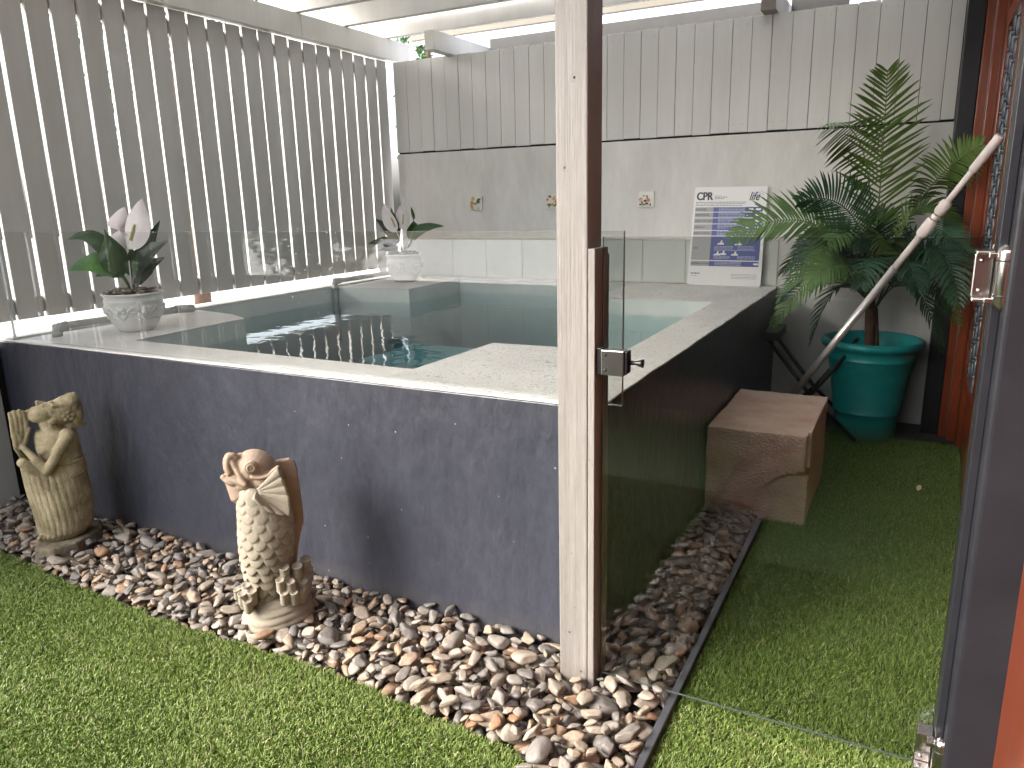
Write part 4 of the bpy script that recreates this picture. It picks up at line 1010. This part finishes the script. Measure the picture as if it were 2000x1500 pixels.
frond([(-.17, 4.30, .72), (-.31, 4.12, .84), (-.42, 4.02, .56)], frond_dark, 30, .14, .4, None, .4, .5, .2, .006)
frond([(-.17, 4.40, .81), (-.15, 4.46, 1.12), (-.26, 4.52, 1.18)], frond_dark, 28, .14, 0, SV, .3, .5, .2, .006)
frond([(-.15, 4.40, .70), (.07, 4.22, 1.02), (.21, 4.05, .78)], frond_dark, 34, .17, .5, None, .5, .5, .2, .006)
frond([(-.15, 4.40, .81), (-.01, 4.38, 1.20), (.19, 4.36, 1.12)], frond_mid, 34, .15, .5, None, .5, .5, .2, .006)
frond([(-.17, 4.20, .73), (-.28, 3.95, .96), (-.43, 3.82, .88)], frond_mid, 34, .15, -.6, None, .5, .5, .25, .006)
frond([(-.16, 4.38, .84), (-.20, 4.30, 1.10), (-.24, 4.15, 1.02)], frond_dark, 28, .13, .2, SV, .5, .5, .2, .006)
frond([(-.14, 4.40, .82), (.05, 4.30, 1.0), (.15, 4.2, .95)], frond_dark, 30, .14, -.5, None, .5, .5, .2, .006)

rf = random.Random(11)
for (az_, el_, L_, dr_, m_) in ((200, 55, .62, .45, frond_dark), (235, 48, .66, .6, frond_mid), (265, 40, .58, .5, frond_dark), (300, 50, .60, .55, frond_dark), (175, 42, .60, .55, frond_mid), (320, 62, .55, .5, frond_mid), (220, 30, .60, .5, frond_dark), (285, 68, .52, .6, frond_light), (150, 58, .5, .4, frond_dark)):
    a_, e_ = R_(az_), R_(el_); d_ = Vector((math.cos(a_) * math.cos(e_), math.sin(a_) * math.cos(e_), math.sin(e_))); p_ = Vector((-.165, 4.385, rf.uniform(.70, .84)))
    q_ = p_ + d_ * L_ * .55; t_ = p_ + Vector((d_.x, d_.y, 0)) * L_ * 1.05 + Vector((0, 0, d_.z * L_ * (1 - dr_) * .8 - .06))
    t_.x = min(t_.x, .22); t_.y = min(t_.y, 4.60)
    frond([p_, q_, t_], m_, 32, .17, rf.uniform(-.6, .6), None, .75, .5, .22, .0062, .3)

# ================================================================ POLE, STAND, PIPES, SIGN
pole = thing('telescopic_pole', 'white and silver telescopic pole leaning across the palm against the door frame', 'pole', (-.65, 4.05, 0))
T = Vector((.257, 3.55, 1.498)); Bm = Vector((-.645, 4.02, .03)); dv = Bm - T
at = lambda s: T + dv * s
MB().tube([at(0), at(.004), at(.085), at(.088)], [.016, .0185, .0185, .013], 20).build('grip', pole_white, pole)
MB().tube([at(.088), at(.175)], .0125, 16).build('inner_tube', pole_white, pole)
b = MB()
for (s0, s1, r_) in ((.165, .200, .0215), (.203, .214, .0175), (.216, .262, .0225)):
    b.tube([at(s0), at(s0 + .003), at(s1 - .003), at(s1)], [r_ * .8, r_, r_, r_ * .85], 24)
    up = dv.normalized().orthogonal().normalized(); bb = dv.normalized().cross(up)
    if r_ > .02:
        for k in range(22):
            a = 2 * math.pi * k / 22; o_ = (up * math.cos(a) + bb * math.sin(a)) * (r_ + .0002); b.tube([at(s0 + .005) + o_, at(s1 - .005) + o_], .0014, 5)
b.build('twist_lock', pole_white, pole)
MB().tube([at(.262), at(.36)], .0150, 18).build('middle_tube', pole_white, pole)
MB().tube([at(.355), at(1)], .0172, 20).build('lower_tube', pole_alu, pole)

st = thing('folding_stand', 'black folding stand with crossed legs between pool and planter', 'stand', (-.4, 4.3, 0))
for yy in (4.20, 4.40):
    MB().tube([(-.655, yy, .53), (-.42, yy, .24), (-.18, yy, .012)], .011, 8).build('leg', black_metal, st)
    MB().tube([(-.22, yy + .024, .53), (-.42, yy + .024, .24), (-.64, yy + .024, .012)], .011, 8).build('leg', black_metal, st)
MB().box(-.67, -.60, 4.16, 4.46, .53, .58).build('top_rail', black_metal, st, bevel=.006)
MB().tube([(-.42, 4.19, .24), (-.42, 4.43, .24)], .007, 8).build('axle', black_metal, st)

def pipe(label, path, collars):
    t = thing('water_pipe', label, 'pipe', path[0])
    MB().tube(path, .0165, 14).build('tube', pvc, t)
    b = MB()
    for (p, q) in collars: b.tube([p, q], .0215, 16)
    b.build('elbow', pvc, t)
pipe('painted pipe with elbow rising from the water beside the far ledge', [(-3.362, 3.845, .40), (-3.362, 3.845, .79), (-3.362, 3.850, .802), (-3.362, 3.862, .806), (-3.40, 4.60, .800)],
     [((-3.362, 3.845, .745), (-3.362, 3.845, .79)), ((-3.362, 3.845, .785), (-3.362, 3.852, .806)), ((-3.362, 3.848, .806), (-3.365, 3.90, .806)), ((-3.362, 3.845, .60), (-3.362, 3.845, .63))])
pipe('short painted pipe lying on the near ledge behind the pot', [(-3.28, 1.93, .766), (-3.28, 1.93, .800), (-3.28, 1.94, .808), (-3.30, 2.40, .800), (-3.30, 2.62, .796)],
     [((-3.28, 1.93, .766), (-3.28, 1.93, .79)), ((-3.28, 1.925, .80), (-3.28, 1.98, .806)), ((-3.30, 2.56, .797), (-3.30, 2.66, .790))])

sg = thing('cpr_sign', 'white and blue CPR instruction sign leaning on the tiles', 'sign', (-1.0, 4.64, PZ))
C00, C10, C11, C01 = Vector((-1.222, 4.622, .7665)), Vector((-.783, 4.622, .7665)), Vector((-.778, 4.664, 1.345)), Vector((-1.201, 4.664, 1.350))
nS = (C10 - C00).cross(C01 - C00).normalized(); nS = -nS if nS.y > 0 else nS
def SP(u, v, lay=0):   # u,v in 0..1, v up
    p = (C00 * (1 - u) + C10 * u) * (1 - v) + (C01 * (1 - u) + C11 * u) * v; return p + nS * (.0012 + .0004 * lay)
def rr(n=6, r=.035):
    out = []
    for (cx_, cy_, a0) in ((1 - r, 1 - r * .75, 0), (r, 1 - r * .75, 90), (r, r * .75, 180), (1 - r, r * .75, 270)):
        for k in range(n): a = R_(a0 + 90 * k / (n - 1)); out.append((cx_ + r * math.cos(a), cy_ + r * .75 * math.sin(a)))
    return out
MB().plate([SP(u, v, -3) for u, v in rr()], nS, .0022).build('board', sign_white, sg)
blue, grey, ink, pale, wht = MB(), MB(), MB(), MB(), MB()
def rect(b, u0, u1, v0, v1, lay=0): b.add([SP(u0, v0, lay), SP(u1, v0, lay), SP(u1, v1, lay), SP(u0, v1, lay)], [(0, 1, 2, 3)])
rows = [(.752, .798, 'DANGER'), (.694, .745, 'RESPONSE'), (.634, .687, 'SEND FOR HELP'), (.568, .627, 'AIRWAY'), (.512, .561, 'BREATHING'), (.262, .505, 'CPR'), (.200, .252, 'DEFIBRILLATION')]
def text(s, u, v, h, wmax, m_, name, lay=3, shear=0, parent=sg, bold=0):
    cu = bpy.data.curves.new(name, 'FONT'); cu.body = s; cu.size = 1; cu.shear = shear; cu.offset = bold; cu.resolution_u = 3
    ob = bpy.data.objects.new('t', cu); COL.objects.link(ob); dg = bpy.context.evaluated_depsgraph_get(); me = bpy.data.meshes.new_from_object(ob.evaluated_get(dg))
    bpy.data.objects.remove(ob); X = [q.co.x for q in me.vertices]; Y = [q.co.y for q in me.vertices]; x0, x1, y0, y1 = min(X), max(X), min(Y), max(Y)
    b = MB(); b.add([SP(u + (q.co.x - x0) / (x1 - x0) * wmax, v + (q.co.y - y0) / (y1 - y0) * h, lay) for q in me.vertices], [list(p.vertices) for p in me.polygons])
    bpy.data.meshes.remove(me); return b.build(name, m_, parent)
rs = random.Random(3)
def lines(b, u0, u1, v, th, lay=2):
    u = u0
    while u < u1:
        w_ = rs.uniform(.012, .045); rect(b, u, min(u + w_, u1), v, v + th, lay); u += w_ + .008
for (v0, v1, wd_) in rows:
    rect(grey, .025, .30, v0, v1); rect(blue, .285, .955, v0, v1, 1)
    if wd_ != 'CPR':
        for q in range(3): lines(pale, .36, .72, v1 - .012 - q * .0145, .0055)
for q in range(3): lines(pale, .34, .60, .40 - q * .013, .0045); lines(pale, .34, .56, .300 - q * .012, .0045); lines(pale, .66, .88, .40 - q * .013, .0045); lines(pale, .66, .90, .300 - q * .012, .0045)
lines(pale, .34, .90, .362, .005)
for (u_, v_) in ((.80, .775), (.90, .775), (.78, .72), (.90, .72), (.80, .66), (.90, .66), (.78, .597), (.90, .597), (.80, .536), (.90, .536), (.92, .226)):
    P = [SP(u_ + .036 * math.cos(a) * (1 + .25 * math.sin(3 * a + u_ * 20)), v_ + .013 * math.sin(a) * (1 + .3 * math.cos(2 * a)), 2) for a in np.linspace(0, 2 * math.pi, 13)[:-1]]; wht.add(P, [tuple(range(12))])
for (u_, v_) in ((.42, .435), (.66, .43), (.38, .325), (.46, .33), (.62, .325)):     # pictogram figures
    P = [SP(u_ + a, v_ + c, 2) for a, c in ((-.045, -.014), (.05, -.014), (.045, .004), (.02, .006), (.028, .026), (.008, .03), (-.004, .006), (-.04, -.002))]; wht.add(P, [tuple(range(8))])
for q in range(3): lines(ink, .03, .74 - .03 * q, .845 - q * .0165, .0055)
lines(ink, .29, .46, .895, .006); lines(ink, .29, .42, .880, .005); lines(ink, .29, .38, .910, .003)
for q in range(4): lines(ink, .60, .94, .118 - q * .014, .0035)
lines(ink, .04, .17, .118, .011); lines(ink, .04, .13, .095, .004)
grey.build('grey_band', sign_grey, sg); blue.build('blue_band', sign_blue, sg); ink.build('small_print', sign_ink, sg); pale.build('white_print', sign_pale, sg); wht.build('pictogram', sign_white, sg)
for (v0, v1, wd_) in rows:
    hh = .020; text(wd_, .04, (v0 + v1) / 2 - hh / 2, hh, min(.24, .024 * len(wd_)), sign_ink, 'heading', bold=.01)
for q_ in range(3): text('CPR', .033 + .004 * q_, .868, .082, .228, sign_ink, 'title', lay=3 + .1 * q_, bold=.018)
text('life', .765, .862, .085, .14, sign_ink, 'logo', shear=.35, bold=.015)
pt = MB()
for k in range(5):
    a = 2 * math.pi * k / 5 + .3; pt.tube([SP(.925 + .016 * math.cos(a), .935 + .012 * math.sin(a), 4), SP(.925 + .038 * math.cos(a), .935 + .028 * math.sin(a), 4)], .0009, 4)
pt.build('logo_flower', sign_ink, sg)

# fallen bits
for i, (x_, y_, a, lb, m_) in enumerate(((.118, 3.55, 1.4, 'pale fallen leaf on the far lawn near the doors', pale_leaf), (-2.58, 1.765, .4, 'small dry red leaf at the wall foot near the kneeling statue', red_leaf), (-2.14, 1.77, 1.2, 'dry red leaf at the wall foot left of the fish', red_leaf))):
    b = MB(); z_ = .03; dx, dy = math.cos(a) * .032, math.sin(a) * .032; leaf(b, (x_ - dx, y_ - dy, z_), (x_, y_, z_ + .014), (x_ + dx, y_ + dy, z_ + .004), .010, .2)
    tag(b.build('fallen_leaf', m_), lb, 'leaf')

# twigs caught between the pebbles
for i in range(9):
    x_, y_ = ((-.95, 1.52), (-1.25, 1.60), (-.82, 1.45), (-2.05, 1.70), (-2.45, 1.6), (-1.35, 1.48), (-.60, 1.55), (-.57, 2.1), (-1.9, 1.55))[i]
    a = i * 1.9; L_ = .03 + .012 * (i % 3); c = Vector((x_, y_, .040)); d = Vector((math.cos(a) * L_, math.sin(a) * L_, .006))
    o = MB().tube([c - d, c + Vector((.003, .002, .004)), c + d], [.0012, .0015, .0009], 5).build('dry_twig', trunk_mat)
    tag(o, 'thin dry brown twig lying among the pebbles', 'twig', 'dry twigs among the pebbles')

# ================================================================ BEYOND
def tree(name, label, base, h, rad, n, seed, trunk_h, group=None, dens=1):
    r = np.random.default_rng(seed); t = thing(name, label, 'tree', base, group)
    b = MB().tube([base, (base[0] + .05, base[1], base[2] + trunk_h * .6), (base[0], base[1] + .05, base[2] + h * .8)], [.09, .07, .03], 10)
    for k in range(5):
        a = k * 1.3; b.tube([(base[0], base[1], base[2] + trunk_h * (.6 + .08 * k)), (base[0] + math.cos(a) * rad * .6, base[1] + math.sin(a) * rad * .6, base[2] + trunk_h + h * .25)], [.035, .012], 6)
    b.build('trunk', trunk_mat, t)
    cl = r.normal(size=(26, 3)); cl /= np.linalg.norm(cl, axis=1)[:, None]; cl *= (r.random(26) ** .5)[:, None] * np.array([rad, rad, h * .42]); cl += np.array([base[0], base[1], base[2] + h * .62])
    c = cl[r.integers(0, 26, n)] + r.normal(size=(n, 3)) * rad * .17; s = r.uniform(.03, .06, n) * dens
    d = r.normal(size=(n, 3)); d /= np.linalg.norm(d, axis=1)[:, None]; e = np.cross(d, r.normal(size=(n, 3))); e /= np.linalg.norm(e, axis=1)[:, None]
    V = np.stack([c - d * s[:, None], c + e * s[:, None] * .45, c + d * s[:, None], c - e * s[:, None] * .45], 1).reshape(-1, 3)
    np_mesh('crown', V, np.arange(n * 4).reshape(-1, 4), None, leafy, True, parent=None).parent = t
    o = t.children[-1]; 
    for ch in t.children:
        if ch.name.startswith('crown'): ch.location = (-base[0], -base[1], -base[2])
tree('garden_tree', 'leafy green tree beyond the fence corner seen through the gaps', (-5.72, 8.6, 0), 4.1, .36, 1500, 5, 2.0)
tree('garden_tree', 'leafy tree glimpsed above the fence top beam', (-6.3, 5.2, 0), 5.0, .8, 3500, 8, 1.6)
tag(MB().box(-1.9, 2.2, -1.42, -1.26, -.04, 2.2).build('terrace_wall', mat('terrace_wall_paint', (.10, .10, .11), .7, (.13, .13, .14), 4)), 'grey terrace wall behind the viewer', 'wall')
# terrace behind the viewer, mirrored faintly in the glass
sh = MB().box(-6, 1.2, -1.25, -1.10, -.04, .72).build('low_garden_wall', blue_wall); tag(sh, 'low slate blue garden wall behind the viewer', 'wall')
for k, (x_, y_) in enumerate(((-7.2, -1.2), (-4.9, -1.8))):
    tree('garden_shrub', ('round green shrub behind the viewer, reflected in the glass', 'taller green shrub behind the viewer, reflected in the glass')[k], (x_, y_, 0), (1.3, 1.9)[k], .5, 5000, 20 + k, .4)
